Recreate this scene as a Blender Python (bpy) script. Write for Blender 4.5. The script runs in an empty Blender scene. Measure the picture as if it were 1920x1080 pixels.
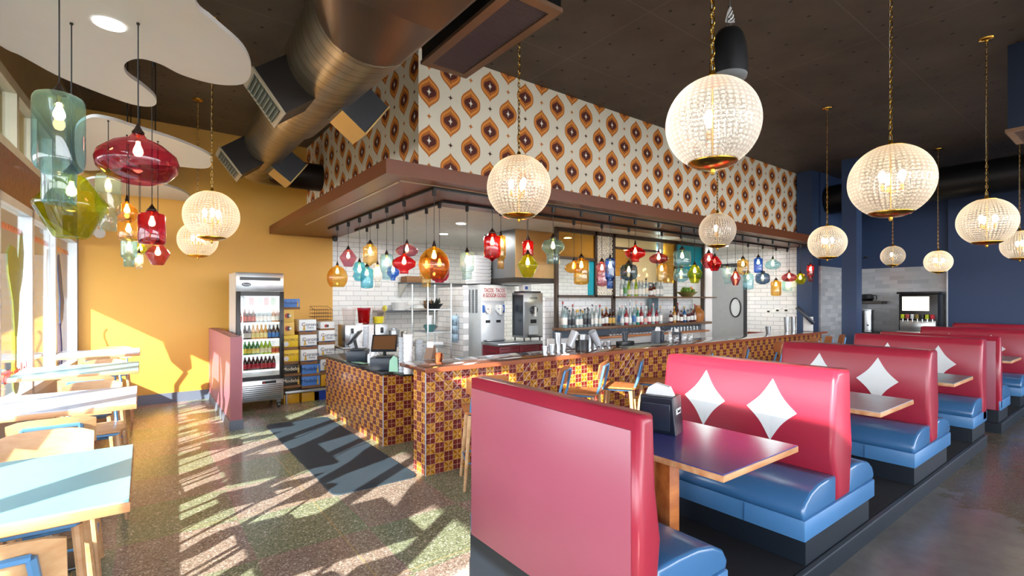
import bpy, bmesh, math, random
from mathutils import Vector, Matrix
random.seed(7)
PI = math.pi
sc = bpy.context.scene
COL = sc.collection

# ------------------------------------------------------------------ camera, sky, sun, exposure
FPX, CXP, HOR, EYE = 920.0, 960.0, 562.0, 1.72
TH = math.atan2(1225, 920)                       # heading, counter-clockwise from +X
FW = Vector((math.cos(TH), math.sin(TH), 0)); RT = Vector((math.sin(TH), -math.cos(TH), 0)); CAMP = Vector((0, 0, EYE))
cam = bpy.data.objects.new('camera', bpy.data.cameras.new('camera')); COL.objects.link(cam)
cam.location = CAMP; cam.rotation_euler = (PI/2, 0, TH - PI/2)
cam.data.sensor_width = 36; cam.data.lens = FPX/1920*36; cam.data.shift_y = (HOR-540)/1920
cam.data.clip_start = .02; cam.data.clip_end = 200
sc.camera = cam

w = bpy.data.worlds.new('world'); sc.world = w; w.use_nodes = True
nt = w.node_tree; nt.nodes.clear()
wo = nt.nodes.new('ShaderNodeOutputWorld'); bgn = nt.nodes.new('ShaderNodeBackground')
tc = nt.nodes.new('ShaderNodeTexCoord'); sx = nt.nodes.new('ShaderNodeSeparateXYZ'); cr = nt.nodes.new('ShaderNodeValToRGB')
mr = nt.nodes.new('ShaderNodeMapRange'); mr.inputs[1].default_value = -.3; mr.inputs[2].default_value = .8
nt.links.new(tc.outputs['Generated'], sx.inputs[0]); nt.links.new(sx.outputs[2], mr.inputs[0]); nt.links.new(mr.outputs[0], cr.inputs[0])
nt.links.new(cr.outputs[0], bgn.inputs[0]); nt.links.new(bgn.outputs[0], wo.inputs[0])
cr.color_ramp.elements[0].position = .0; cr.color_ramp.elements[0].color = (.75, .72, .68, 1)
cr.color_ramp.elements[1].position = 1; cr.color_ramp.elements[1].color = (.55, .72, 1, 1)
e = cr.color_ramp.elements.new(.28); e.color = (.95, .97, 1, 1)
bgn.inputs[1].default_value = 9.5

AZ, EL = math.radians(35.6), math.radians(26.5)
sd = Vector((math.cos(AZ)*math.cos(EL), math.sin(AZ)*math.cos(EL), -math.sin(EL)))
sun = bpy.data.objects.new('sun', bpy.data.lights.new('sun', 'SUN')); COL.objects.link(sun)
sun.rotation_euler = sd.to_track_quat('-Z', 'Y').to_euler(); sun.location = (-6, -5, 9)
sun.data.energy = 14; sun.data.angle = math.radians(.5); sun.data.color = (1, .95, .86)

vs = sc.view_settings
vs.view_transform = 'Standard'; vs.look = 'None'; vs.gamma = 1; vs.use_curve_mapping = False; vs.exposure = .3
try:
    sc.cycles.use_denoising = True
    sc.cycles.max_bounces = 14; sc.cycles.diffuse_bounces = 6; sc.cycles.glossy_bounces = 5
    sc.cycles.transparent_max_bounces = 24; sc.cycles.transmission_bounces = 10
    sc.cycles.sample_clamp_indirect = 8; sc.cycles.caustics_reflective = False; sc.cycles.caustics_refractive = False
except Exception: pass

def ray(px, py): return FW + (px-CXP)/FPX*RT + Vector((0, 0, (HOR-py)/FPX))
def on(px, py, X=None, Y=None, Z=None, D=None):  # a point of the place seen at a pixel, on a real plane
    r = ray(px, py)
    t = D if D is not None else X/r.x if X is not None else Y/r.y if Y is not None else (Z-EYE)/r.z
    return CAMP + r*t
def depth(p): return (Vector((p[0], p[1], 0))).dot(FW)

# ------------------------------------------------------------------ node helpers
def lin(c):
    if isinstance(c, str): c = [int(c[i:i+2], 16) for i in (0, 2, 4)]
    return tuple((v/255/12.92 if v/255 <= .04045 else ((v/255+.055)/1.055)**2.4) for v in c) + (1,)
class V:
    def __init__(s, t, k): s.t, s.k = t, k
    def op(s, o, b=None, c=None, r=False):
        n = s.t.nodes.new('ShaderNodeMath'); n.operation = o
        a = [s, b, c]
        if r: a[0], a[1] = b, s
        for i, q in enumerate(a):
            if q is None: continue
            if isinstance(q, V): s.t.links.new(q.k, n.inputs[i])
            else: n.inputs[i].default_value = q
        return V(s.t, n.outputs[0])
    def __add__(s, b): return s.op('ADD', b)
    def __radd__(s, b): return s.op('ADD', b)
    def __sub__(s, b): return s.op('SUBTRACT', b)
    def __rsub__(s, b): return s.op('SUBTRACT', b, r=True)
    def __mul__(s, b): return s.op('MULTIPLY', b)
    def __rmul__(s, b): return s.op('MULTIPLY', b)
    def __truediv__(s, b): return s.op('DIVIDE', b)
    def __lt__(s, b): return s.op('LESS_THAN', b)
    def __gt__(s, b): return s.op('GREATER_THAN', b)
    def abs(s): return s.op('ABSOLUTE')
    def floor(s): return s.op('FLOOR')
    def frac(s): return s.op('FRACT')
    def cos(s): return s.op('COSINE')
    def sin(s): return s.op('SINE')
    def sqrt(s): return s.op('SQRT')
    def min(s, b): return s.op('MINIMUM', b)
    def max(s, b): return s.op('MAXIMUM', b)
    def odd(s): return (s*.5).frac() > .25
def tree(name):
    m = bpy.data.materials.new(name); m.use_nodes = True; t = m.node_tree; b = t.nodes['Principled BSDF']; return m, t, b
def coords(t, kind='Object'):
    c = t.nodes.new('ShaderNodeTexCoord'); s = t.nodes.new('ShaderNodeSeparateXYZ'); t.links.new(c.outputs[kind], s.inputs[0])
    return c.outputs[kind], [V(t, s.outputs[i]) for i in range(3)]
def mixc(t, f, a, b):
    n = t.nodes.new('ShaderNodeMix'); n.data_type = 'RGBA'; n.clamp_factor = True
    for i, q in ((0, f), (6, a), (7, b)):
        if isinstance(q, V): t.links.new(q.k, n.inputs[i])
        elif hasattr(q, 'links'): t.links.new(q, n.inputs[i])
        elif i == 0: n.inputs[0].default_value = q
        else: n.inputs[i].default_value = lin(q) if isinstance(q, (str,)) else q
    return n.outputs[2]
def comb(t, x, y, z=0.0):
    n = t.nodes.new('ShaderNodeCombineXYZ')
    for i, q in enumerate((x, y, z)):
        if isinstance(q, V): t.links.new(q.k, n.inputs[i])
        else: n.inputs[i].default_value = q
    return n.outputs[0]
def noise(t, vec, scale, detail=3, rough=.5):
    n = t.nodes.new('ShaderNodeTexNoise'); n.inputs['Scale'].default_value = scale; n.inputs['Detail'].default_value = detail; n.inputs['Roughness'].default_value = rough
    t.links.new(vec, n.inputs['Vector']); return V(t, n.outputs[0])
def bump(t, b, h, dist=.002, st=1.0):
    n = t.nodes.new('ShaderNodeBump'); n.inputs['Distance'].default_value = dist; n.inputs['Strength'].default_value = st
    t.links.new(h.k, n.inputs['Height']); t.links.new(n.outputs[0], b.inputs['Normal'])
MATS = {}
def M(name, col, rough=.5, metal=0., spec=.5, var=.06, scale=6, coat=0., emit=None, es=0.):
    """plain paint, plastic, metal: base colour with a slight cloudy variation"""
    if name in MATS: return MATS[name]
    m, t, b = tree(name)
    vec, _ = coords(t); c = lin(col)
    n = noise(t, vec, scale, 3)
    dk = tuple(v*(1-var*2) for v in c[:3]) + (1,); lt = tuple(min(1, v*(1+var)) for v in c[:3]) + (1,)
    t.links.new(mixc(t, n, dk, lt), b.inputs['Base Color'])
    b.inputs['Roughness'].default_value = rough; b.inputs['Metallic'].default_value = metal
    b.inputs['Specular IOR Level'].default_value = spec; b.inputs['Coat Weight'].default_value = coat
    if emit: b.inputs['Emission Color'].default_value = lin(emit); b.inputs['Emission Strength'].default_value = es
    MATS[name] = m; return m
def glow(name, col, s, mis=True):
    if name in MATS: return MATS[name]
    m = bpy.data.materials.new(name); m.use_nodes = True; t = m.node_tree; t.nodes.clear()
    e = t.nodes.new('ShaderNodeEmission'); o = t.nodes.new('ShaderNodeOutputMaterial')
    e.inputs[0].default_value = lin(col); e.inputs[1].default_value = s; t.links.new(e.outputs[0], o.inputs[0])
    m.cycles.emission_sampling = 'AUTO' if mis else 'NONE'
    MATS[name] = m; return m
def glass(name, col, refl=.12, dens=0.0):
    """thin blown glass: tinted see-through with a clear reflection, denser towards the rim"""
    if name in MATS: return MATS[name]
    m = bpy.data.materials.new(name); m.use_nodes = True; t = m.node_tree; t.nodes.clear()
    o = t.nodes.new('ShaderNodeOutputMaterial'); tr = t.nodes.new('ShaderNodeBsdfTransparent'); gl = t.nodes.new('ShaderNodeBsdfGlossy')
    tl = t.nodes.new('ShaderNodeBsdfTranslucent'); lw = t.nodes.new('ShaderNodeLayerWeight'); lw.inputs[0].default_value = .35
    c = lin(col); pale = tuple(v*.6+.4 for v in c[:3]) + (1,)
    f = V(t, lw.outputs['Facing'])
    t.links.new(mixc(t, f, tuple(min(1, v**.33*1.03) for v in c[:3])+(1,), tuple(v**.6 for v in c[:3])+(1,)), tr.inputs[0])
    gl.inputs[0].default_value = (1, 1, 1, 1); gl.inputs[1].default_value = .04; tl.inputs[0].default_value = c
    m1 = t.nodes.new('ShaderNodeMixShader'); m2 = t.nodes.new('ShaderNodeMixShader'); m1.inputs[0].default_value = max(0, .13+dens)
    t.links.new(tr.outputs[0], m1.inputs[1]); t.links.new(tl.outputs[0], m1.inputs[2])
    l2 = t.nodes.new('ShaderNodeLayerWeight'); l2.inputs[0].default_value = .5
    f2 = V(t, l2.outputs['Facing']); f4 = f2*f2; fac = f4*f4*f2*.8 + refl*.35
    t.links.new(fac.k, m2.inputs[0]); t.links.new(m1.outputs[0], m2.inputs[1]); t.links.new(gl.outputs[0], m2.inputs[2]); t.links.new(m2.outputs[0], o.inputs[0])
    MATS[name] = m; return m

# ------------------------------------------------------------------ special materials
def mat_wallpaper(axis):
    m, t, b = tree('ogee_wallpaper'); _, (x, y, z) = coords(t)
    h = x if axis == 'x' else y
    CW, P = .288, .574
    g0 = on(804.5, 172, Y=5.18)
    u = (h - (g0.x if axis == 'x' else 5.0))/CW; k = (u+.5).floor(); ax = ((u-k)*CW).abs(); par = k.odd()
    vv = (((z-g0.z)/P + par*.5 + 20.5).frac() - .5)*P; tt = vv.abs()
    skew = (vv/.2)
    def ring(A, H, dz=0.0):
        q = ((vv-dz).abs()/H).min(1.0); return (ax < ((q.op('POWER', 1.4)*PI).cos()*.5+.5001)*A)*((vv-dz).abs() < H)
    star = lambda q, s: (ax.sqrt()+q.sqrt()) < math.sqrt(s)
    c = lin('EDE3CC')
    c = mixc(t, ring(.140, .205), c, 'C26E24'); c = mixc(t, ring(.124, .172), c, 'E8963C'); c = mixc(t, ring(.108, .135), c, 'BC6824')
    c = mixc(t, ring(.092, .088), c, '5A2013'); c = mixc(t, ((ax*1.7).sqrt()+tt.sqrt()) < math.sqrt(.062), c, 'F4EEDF')
    tq = (P/2-tt).abs()
    sm = mixc(t, par, lin('C8762C'), lin('4E2A18')); c = mixc(t, star(tq, .046), c, V(t, sm))
    t.links.new(c, b.inputs['Base Color']); b.inputs['Roughness'].default_value = .75; return m
def mat_bartile():
    m, t, b = tree('petal_relief_tile'); vec, (x, y, z) = coords(t)
    geo = t.nodes.new('ShaderNodeNewGeometry'); s = t.nodes.new('ShaderNodeSeparateXYZ'); t.links.new(geo.outputs['Normal'], s.inputs[0])
    nx = V(t, s.outputs[0]).abs() > .5
    h = x*(1-nx) + y*nx
    S = .101
    u = h/S + 100.2; v = z/S + 100
    par = (u.floor()+v.floor()).odd()
    p = (u.frac()-.5); q = (v.frac()-.5); pa, qa = p.abs(), q.abs()
    sub = (u*2).frac(); sv = (v*2).frac()
    gro = ((sub-.5).abs() > .462).max((sv-.5).abs() > .462)
    L = (pa-qa).abs(); lens = L < ((pa+qa)*PI).sin()*.11
    arc = ((pa*pa+qa*qa).sqrt() - .42).abs() < .045
    ns = noise(t, vec, 14, 2)
    am = mixc(t, ns, lin('C8841F'), lin('F0B040')); am = mixc(t, lens, am, 'A05F14')
    mn = mixc(t, ns, lin('5E1A18'), lin('93362E')); mn = mixc(t, arc, mn, '7A2C20')
    c = mixc(t, par, am, mn); c = mixc(t, gro, c, 'D9A78C')
    t.links.new(c, b.inputs['Base Color']); b.inputs['Roughness'].default_value = .22; b.inputs['Coat Weight'].default_value = .3
    bump(t, b, (L*3).min(.6) - gro*.5, .006, .7); return m
def mat_brick(name, c1, c2, mortar, axis, w_=.3, h_=.1, rough=.25, ms=.006):
    m, t, b = tree(name); _, (x, y, z) = coords(t)
    n = t.nodes.new('ShaderNodeTexBrick'); t.links.new(comb(t, x if axis == 'x' else y, z), n.inputs['Vector'])
    n.inputs['Color1'].default_value = lin(c1); n.inputs['Color2'].default_value = lin(c2); n.inputs['Mortar'].default_value = lin(mortar)
    n.inputs['Scale'].default_value = 1; n.inputs['Brick Width'].default_value = w_; n.inputs['Row Height'].default_value = h_; n.inputs['Mortar Size'].default_value = ms
    t.links.new(n.outputs[0], b.inputs['Base Color']); b.inputs['Roughness'].default_value = rough; return m
def mat_floor():
    m, t, b = tree('terrazzo'); vec, (x, y, z) = coords(t)
    n1 = noise(t, vec, 1.3, 2); n2 = noise(t, vec, .5, 2)
    u = (x+.16 + (n1-.5)*.06)/.76; v = (y+.2+(n1-.5)*.08)/.76
    par = (u.floor()+v.floor()).odd()
    vo = t.nodes.new('ShaderNodeTexVoronoi'); vo.inputs['Scale'].default_value = 105; t.links.new(vec, vo.inputs['Vector'])
    sv = t.nodes.new('ShaderNodeSeparateXYZ'); t.links.new(vo.outputs['Color'], sv.inputs[0]); sp = V(t, sv.outputs[0]); sp2 = V(t, sv.outputs[1])
    g = mixc(t, sp, lin('5F654D'), lin('A4AC8C')); p = mixc(t, sp, lin('736056'), lin('B9A598'))
    c = mixc(t, par, g, p); c = mixc(t, sp2 > .94, c, 'DAD3C4'); c = mixc(t, (n2-.35)*.9, c, '75705C')
    far = ((x-2.9) > 0)*((1.6-y) > 0)                       # older concrete beside the booths; farther aisle painted darker for missing light
    n3 = noise(t, vec, 2.2, 6, .65)
    cc = mixc(t, n3, lin('4C4844'), lin('989490')); gm = ((3.0-x + (n3-.5)*2.2 + y) > -1.6)
    c = mixc(t, far*gm, c, V(t, cc)); dk = mixc(t, n3, lin('2A2E25'), lin('7C6A5C')); c = mixc(t, far*(1-gm)*.75, c, V(t, dk))
    dv = ((x/1.52+.24).frac() < .0045).max(((y/1.52+.1).frac() < .0045))
    c = mixc(t, dv*(1-far), c, 'B59F6C')
    t.links.new(c, b.inputs['Base Color'])
    rg = noise(t, vec, 3, 3)*.16+.14; t.links.new(rg.k, b.inputs['Roughness']); return m
def mat_ceiling():
    m, t, b = tree('painted_ceiling_panels'); vec, (x, y, z) = coords(t)
    n = noise(t, vec, 1.1, 5, .6); c = mixc(t, n, lin('2A2420'), lin('766A5F'))
    seam = ((x/2.44+.3).frac() < .004).max((y/1.22+.4).frac() < .007)
    dot = (((x/.41).frac()-.5)*((x/.41).frac()-.5)+((y/.405).frac()-.5)*((y/.405).frac()-.5)) < .0022
    c = mixc(t, seam*.55, c, '857A70'); c = mixc(t, dot, c, '1C1815')
    t.links.new(c, b.inputs['Base Color']); b.inputs['Roughness'].default_value = .55; return m
def mat_wood(name, c1, c2, rough=.4, sc_=1.0, coat=.1):
    if name in MATS: return MATS[name]
    m, t, b = tree(name); vec, (x, y, z) = coords(t)
    st = comb(t, x*(3*sc_), y*(22*sc_), z*(14*sc_)); n = noise(t, st, 1.0, 4, .6)
    t.links.new(mixc(t, (n-.3)*2.2, lin(c1), lin(c2)), b.inputs['Base Color']); b.inputs['Roughness'].default_value = rough; b.inputs['Coat Weight'].default_value = coat
    MATS[name] = m; return m
def mat_duct():
    m, t, b = tree('galvanized_spiral_duct'); vec, (x, y, z) = coords(t)
    n = noise(t, comb(t, x*2.5, y*9, z*2.5), 1, 4); c = mixc(t, n, lin('5A4D3E'), lin('B3A183'))
    t.links.new(c, b.inputs['Base Color']); b.inputs['Metallic'].default_value = .85; b.inputs['Roughness'].default_value = .33
    k = ((y/.12+x*1.2).frac()-.5).abs() < .06
    t.links.new(mixc(t, k*.45, c, '2A241C'), b.inputs['Base Color']); bump(t, b, k*1.0, .006, .8); return m  # ribs darkened in colour to stand for the shading of their relief
def mat_ribbed():
    """pressed prismatic glass: fine meridian and parallel ribs, half see-through"""
    m = bpy.data.materials.new('prismatic_glass'); m.use_nodes = True; t = m.node_tree; t.nodes.clear()
    o = t.nodes.new('ShaderNodeOutputMaterial'); vec, (x, y, z) = coords(t)
    an = y.op('ARCTAN2', x); rr = (x*x+y*y).sqrt(); el = z.op('ARCTAN2', rr)
    a = ((an*44).sin()*.5+.5); e_ = ((el*62).sin()*.5+.5); g = (a*e_)
    tr = t.nodes.new('ShaderNodeBsdfTransparent'); tr.inputs[0].default_value = (.97, .95, .92, 1)
    tl = t.nodes.new('ShaderNodeBsdfTranslucent'); tl.inputs[0].default_value = lin('E9E4DC'); gl = t.nodes.new('ShaderNodeBsdfGlossy'); gl.inputs[1].default_value = .12
    df = t.nodes.new('ShaderNodeBsdfDiffuse'); df.inputs[0].default_value = lin('EDEAE4')
    bp = t.nodes.new('ShaderNodeBump'); bp.inputs['Distance'].default_value = .004; t.links.new(g.k, bp.inputs['Height'])
    for q in (tl, gl, df): t.links.new(bp.outputs[0], q.inputs['Normal'])
    m0 = t.nodes.new('ShaderNodeMixShader'); m0.inputs[0].default_value = .35; t.links.new(tl.outputs[0], m0.inputs[1]); t.links.new(df.outputs[0], m0.inputs[2])
    m1 = t.nodes.new('ShaderNodeMixShader'); lw = t.nodes.new('ShaderNodeLayerWeight'); lw.inputs[0].default_value = .4
    f = (V(t, lw.outputs['Facing'])*.42 + g*.28 + .19).min(.88); t.links.new(f.k, m1.inputs[0]); t.links.new(tr.outputs[0], m1.inputs[1]); t.links.new(m0.outputs[0], m1.inputs[2])
    m2 = t.nodes.new('ShaderNodeMixShader'); m2.inputs[0].default_value = .10; t.links.new(m1.outputs[0], m2.inputs[1]); t.links.new(gl.outputs[0], m2.inputs[2])
    t.links.new(m2.outputs[0], o.inputs[0]); return m

# ------------------------------------------------------------------ mesh helpers
class MB:
    def __init__(s): s.b = bmesh.new(); s.mi = 0; s.tf = None
    def _fin(s, vs, fs, smooth=False):
        if s.tf is not None:
            for v in vs: v.co = s.tf @ v.co
        for f in fs: f.material_index = s.mi; f.smooth = smooth
    def box(s, x0, x1, y0, y1, z0, z1, bev=0.0, seg=2):
        r = bmesh.ops.create_cube(s.b, size=1); vs = r['verts']
        for v in vs: v.co = Vector(((x0+x1)/2+v.co.x*(x1-x0), (y0+y1)/2+v.co.y*(y1-y0), (z0+z1)/2+v.co.z*(z1-z0)))
        fs = list({f for v in vs for f in v.link_faces})
        if bev > 0:
            es = list({e for v in vs for e in v.link_edges})
            r = bmesh.ops.bevel(s.b, geom=es, offset=bev, segments=seg, profile=.5, affect='EDGES')
            vs = list({v for f in r['faces'] for v in f.verts} | {v for f in fs if f.is_valid for v in f.verts}); fs = list({f for v in vs for f in v.link_faces})
        s._fin(vs, fs, bev > 0); return s
    def lathe(s, prof, c=(0, 0, 0), seg=24, mis=None, smooth=True, squash=None):
        rings = []; vs = []; fs = []
        for r, z in prof:
            ring = []
            if r < 1e-5: v = s.b.verts.new((c[0], c[1], c[2]+z)); ring = [v]; vs.append(v)
            else:
                for i in range(seg):
                    a = 2*PI*i/seg; v = s.b.verts.new((c[0]+r*math.cos(a), c[1]+r*math.sin(a), c[2]+z)); ring.append(v); vs.append(v)
            rings.append(ring)
        for k in range(len(rings)-1):
            A, B = rings[k], rings[k+1]
            for i in range(seg):
                j = (i+1) % seg
                if len(A) == 1 and len(B) == 1: continue
                if len(A) == 1: f = s.b.faces.new((A[0], B[j], B[i]))
                elif len(B) == 1: f = s.b.faces.new((A[i], A[j], B[0]))
                else: f = s.b.faces.new((A[i], A[j], B[j], B[i]))
                f.smooth = smooth; f.material_index = mis[k] if mis else s.mi; fs.append(f)
        if s.tf is not None:
            for v in vs: v.co = s.tf @ v.co
        return s
    def tube(s, pts, r, seg=8, cap=True, smooth=True, closed=False):
        pts = [Vector(p) for p in pts]; n = len(pts); rs = r if isinstance(r, (list, tuple)) else [r]*n
        rings = []; vs = []; fs = []; up = None
        for i, p in enumerate(pts):
            if closed: d = pts[(i+1) % n]-pts[i-1]
            else: d = pts[min(i+1, n-1)]-pts[max(i-1, 0)]
            d.normalize()
            if up is None: up = Vector((0, 0, 1)) if abs(d.z) < .9 else Vector((1, 0, 0))
            a = d.cross(up); a.normalize(); bb = a.cross(d); up = bb
            ring = [s.b.verts.new(p+(a*math.cos(2*PI*k/seg+PI/seg)+bb*math.sin(2*PI*k/seg+PI/seg))*rs[i]) for k in range(seg)]
            rings.append(ring); vs += ring
        for i in range(n if closed else n-1):
            A, B = rings[i], rings[(i+1) % n]
            for k in range(seg): fs.append(s.b.faces.new((A[k], A[(k+1) % seg], B[(k+1) % seg], B[k])))
        capf = []
        if cap and not closed: capf = [s.b.faces.new(rings[0][::-1]), s.b.faces.new(rings[-1])]
        s._fin(vs, fs, smooth); [setattr(f, 'material_index', s.mi) for f in capf]; return s
    def prism(s, poly, h0, h1, plane='xy', smooth=False, bev=0.0):
        def P(a, b, h): return {'xy': (a, b, h), 'xz': (a, h, b), 'yz': (h, a, b)}[plane]
        A = [s.b.verts.new(P(a, b, h0)) for a, b in poly]; B = [s.b.verts.new(P(a, b, h1)) for a, b in poly]; n = len(poly)
        fs = [s.b.faces.new(A[::-1]), s.b.faces.new(B)] + [s.b.faces.new((A[i], A[(i+1) % n], B[(i+1) % n], B[i])) for i in range(n)]
        bmesh.ops.recalc_face_normals(s.b, faces=fs)
        vs = A+B
        if bev > 0:
            es = list({e for f in fs[:2] for e in f.edges})
            r = bmesh.ops.bevel(s.b, geom=es, offset=bev, segments=4, profile=.5, affect='EDGES')
            vs = list({v for f in r['faces'] for v in f.verts}); fs = list({f for v in vs for f in v.link_faces}); vs = list({v for f in fs for v in f.verts}); smooth = True
        s._fin(vs, fs, smooth); return s
    def quad(s, *p):
        vs = [s.b.verts.new(q) for q in p]; s._fin(vs, [s.b.faces.new(vs)]); return s
    def loft(s, rings, cap=True, smooth=False):
        R = [[s.b.verts.new(p) for p in r] for r in rings]; n = len(R[0]); fs = []
        for A, B in zip(R, R[1:]):
            for k in range(n): fs.append(s.b.faces.new((A[k], A[(k+1) % n], B[(k+1) % n], B[k])))
        if cap: fs += [s.b.faces.new(R[0][::-1]), s.b.faces.new(R[-1])]
        s._fin([v for r in R for v in r], fs, smooth); bmesh.ops.recalc_face_normals(s.b, faces=fs); return s
    def build(s, name, mats, parent=None, sharp=True):
        me = bpy.data.meshes.new(name); s.b.normal_update(); s.b.to_mesh(me); s.b.free()
        for m in (mats if isinstance(mats, (list, tuple)) else [mats]): me.materials.append(m)
        if sharp:
            try: me.set_sharp_from_angle(angle=math.radians(40))
            except Exception: pass
        o = bpy.data.objects.new(name, me); COL.objects.link(o)
        if parent is not None: o.parent = parent
        return o
def tag(o, label=None, cat=None, group=None, kind=None):
    if label: o['label'] = label
    if cat: o['category'] = cat
    if group: o['group'] = group
    if kind: o['kind'] = kind
    return o
def thing(name, label, cat, loc=(0, 0, 0), rz=0.0, group=None):
    o = bpy.data.objects.new(name, None); o.empty_display_size = .1; COL.objects.link(o)
    o.location = loc; o.rotation_euler = (0, 0, rz); return tag(o, label, cat, group)
def struct(name, mb, m, parent=None, label=None):
    o = mb.build(name, m, parent)
    if parent is None: o['kind'] = 'structure'
    if label: o['label'] = label
    return o
def dup(root, loc, rz, label=None, group=None):
    r = root.copy(); COL.objects.link(r); r.location = loc; r.rotation_euler = (0, 0, rz)
    if label: r['label'] = label
    if group: r['group'] = group
    for ch in list(root.children):
        c = ch.copy(); COL.objects.link(c); c.parent = r
        for g in list(ch.children):
            d = g.copy(); COL.objects.link(d); d.parent = c
    return r
def text(name, s, size, m, parent, loc, rot, ext=.0015, align='CENTER', bold=0.0, sx_=1.0):
    cu = bpy.data.curves.new(name, 'FONT'); cu.body = s; cu.size = size; cu.extrude = ext; cu.align_x = align; cu.align_y = 'CENTER'; cu.offset = bold; cu.space_line = .9
    cu.resolution_u = 3
    o = bpy.data.objects.new(name, cu); me = bpy.data.meshes.new_from_object(o); bpy.data.objects.remove(o); bpy.data.curves.remove(cu)
    me.name = name; me.materials.clear(); me.materials.append(m)
    o = bpy.data.objects.new(name, me); COL.objects.link(o); o.parent = parent; o.location = loc; o.rotation_euler = rot; o.scale = (sx_, 1, 1); return o
ORD = ['first', 'second', 'third', 'fourth', 'fifth', 'sixth', 'seventh', 'eighth', 'ninth', 'tenth', 'eleventh', 'twelfth', 'thirteenth', 'fourteenth', 'fifteenth', 'sixteenth', 'seventeenth', 'eighteenth', 'nineteenth', 'twentieth']

# common materials
YEL = M('yellow_wall_paint', 'E3AC4A', .45, var=.03, scale=1.2); NAVY = M('navy_wall_paint', '2F4468', .55, var=.05, scale=.8)
BRN = M('brown_soffit_paint', '6C3715', .4, var=.05, scale=2); WHT = M('white_paint', 'EDEDEB', .5, var=.02)
BLK = M('black_plastic', '14161A', .35); STEEL = M('brushed_steel', 'B9BDC0', .28, 1., var=.08, scale=9); DSTEEL = M('dark_steel', '5F6468', .35, .8)
BRASS = M('polished_brass', 'C99A3C', .2, 1., var=.05); BLUEM = M('blue_painted_steel', '5E93C4', .3, .2); NAVYT = M('dark_base_vinyl', '17212C', .45)
RED = M('crimson_vinyl', 'A6293F', .3, var=.05, scale=3, spec=.6); REDSKY = M('crimson_vinyl_sky_sheen', 'A65366', .34, var=.05, scale=2.2, spec=.6)  # rose tone: the crimson with sky reflection put into its colour
SEATB = M('blue_vinyl', '3D70A2', .24, var=.06, scale=3, spec=.8); RAILB = M('light_blue_vinyl', '4B80B4', .35, var=.04); WVIN = M('white_vinyl', 'E6ECEE', .35, var=.02)
CARPET = M('black_carpet', '0A121E', .95, var=.4, scale=90); OAK = mat_wood('oak_veneer', 'C08A5A', 'E0B98C'); WALN = mat_wood('bar_chair_wood', 'A8622F', 'C98550')
EDGEW = mat_wood('table_edge_wood', 'C27A42', 'E5B98C'); CLEARG = glass('clear_window_glass', 'F2FAFA', .1, -.2)
PLAST = M('translucent_white_plastic', 'E9EBEE', .35); PAPER = M('white_paper', 'F0F0EE', .7, var=.02); COPPER = M('copper', 'B8683E', .25, 1.)
GRAYW = M('grey_trim_paint', '8F98A6', .4); ALU = M('white_aluminium', 'D5DBE0', .35, .3)

# ------------------------------------------------------------------ the setting
ZC, WY = 4.67, 10.02                               # ceiling height, far wall
struct('floor', MB().box(-3.2, 16.5, -6, 11, -.1, 0), mat_floor())
struct('ground', MB().quad((-60, -60, -.12), (60, -60, -.12), (60, 70, -.12), (-60, 70, -.12)), M('asphalt_grey', '5A5853', .9, scale=.5))
struct('ceiling', MB().box(-1.75, 15.2, -4.2, 10.3, ZC, ZC+.1), mat_ceiling())
struct('wall_yellow', MB().box(-.95, 3.03, WY, WY+.15, 0, ZC), YEL)
WT = mat_brick('white_subway_tile_long', 'F1F2F2', 'E6E8EA', 'BFC3C6', 'x'); WTy = mat_brick('white_subway_tile_side', 'F1F2F2', 'E4E6E8', 'B9BDC0', 'y')
struct('wall_kitchen_far', MB().box(3.03, 12.3, WY, WY+.15, 0, 3.2), WT)
struct('ceiling_kitchen', MB().box(3.06, 12.2, 5.6, WY, 2.985, 3.05), M('white_ceiling_panels', 'E9E9E6', .7))
# window line on the left
def wx(y, off=0.0): return -.83 - .0435*(10.05-y) + off
def wbox(mb, y0, y1, z0, z1, o0=0.0, o1=.1, n=1):
    x0, x1 = wx(y0), wx(y1)
    return mb.loft([[(x0-o1, y0, z0), (x0-o0, y0, z0), (x0-o0, y0, z1), (x0-o1, y0, z1)], [(x1-o1, y1, z0), (x1-o0, y1, z0), (x1-o0, y1, z1), (x1-o1, y1, z1)]])
YA = -4.0
struct('wall_left_sill', wbox(MB(), YA, WY, 0, .72, 0, .14), M('sill_wall_paint', 'C9C4BC', .5))
WOODB = mat_wood('brown_beam_wood', '5E3118', '8E5228', .45)
struct('wall_left_header', wbox(MB(), YA, WY, 2.66, 3.08, -.02, .16), WOODB)
struct('wall_left_upper_near', wbox(wbox(wbox(wbox(MB(), YA, .9, 3.08, 3.92, 0, .14), YA, .9, 4.5, ZC, 0, .14), YA, -2.7, 3.92, 4.5, 0, .14), .6, .9, 3.92, 4.5, 0, .14), M('upper_wall_paint', 'A08A60', .6))
struct('wall_left_upper_top', wbox(MB(), .9, WY, 3.78, ZC, 0, .14), M('upper_wall_paint', 'A08A60', .6))
struct('trim_corner', MB().box(-.99, -.80, WY-.05, WY-.001, .16, 2.7), M('slate_trim_paint', '5D6B80', .4))
mull = [9.95, 8.35, 7.15, 5.95, 4.75, 3.55, 2.35, 1.15, -.05, -1.25, -2.45, -3.65]
fr = MB()
for k, y in enumerate(mull): wbox(fr, y-.045 if k else y-.04, y+.045 if k else y+.02, .72, 2.66, -.03, .08)
wbox(fr, YA, WY-.06, .72, .80, -.03, .08); wbox(fr, YA, WY-.06, 2.58, 2.66, -.03, .08)
struct('window_frame', fr, ALU)
fr = MB()
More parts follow.
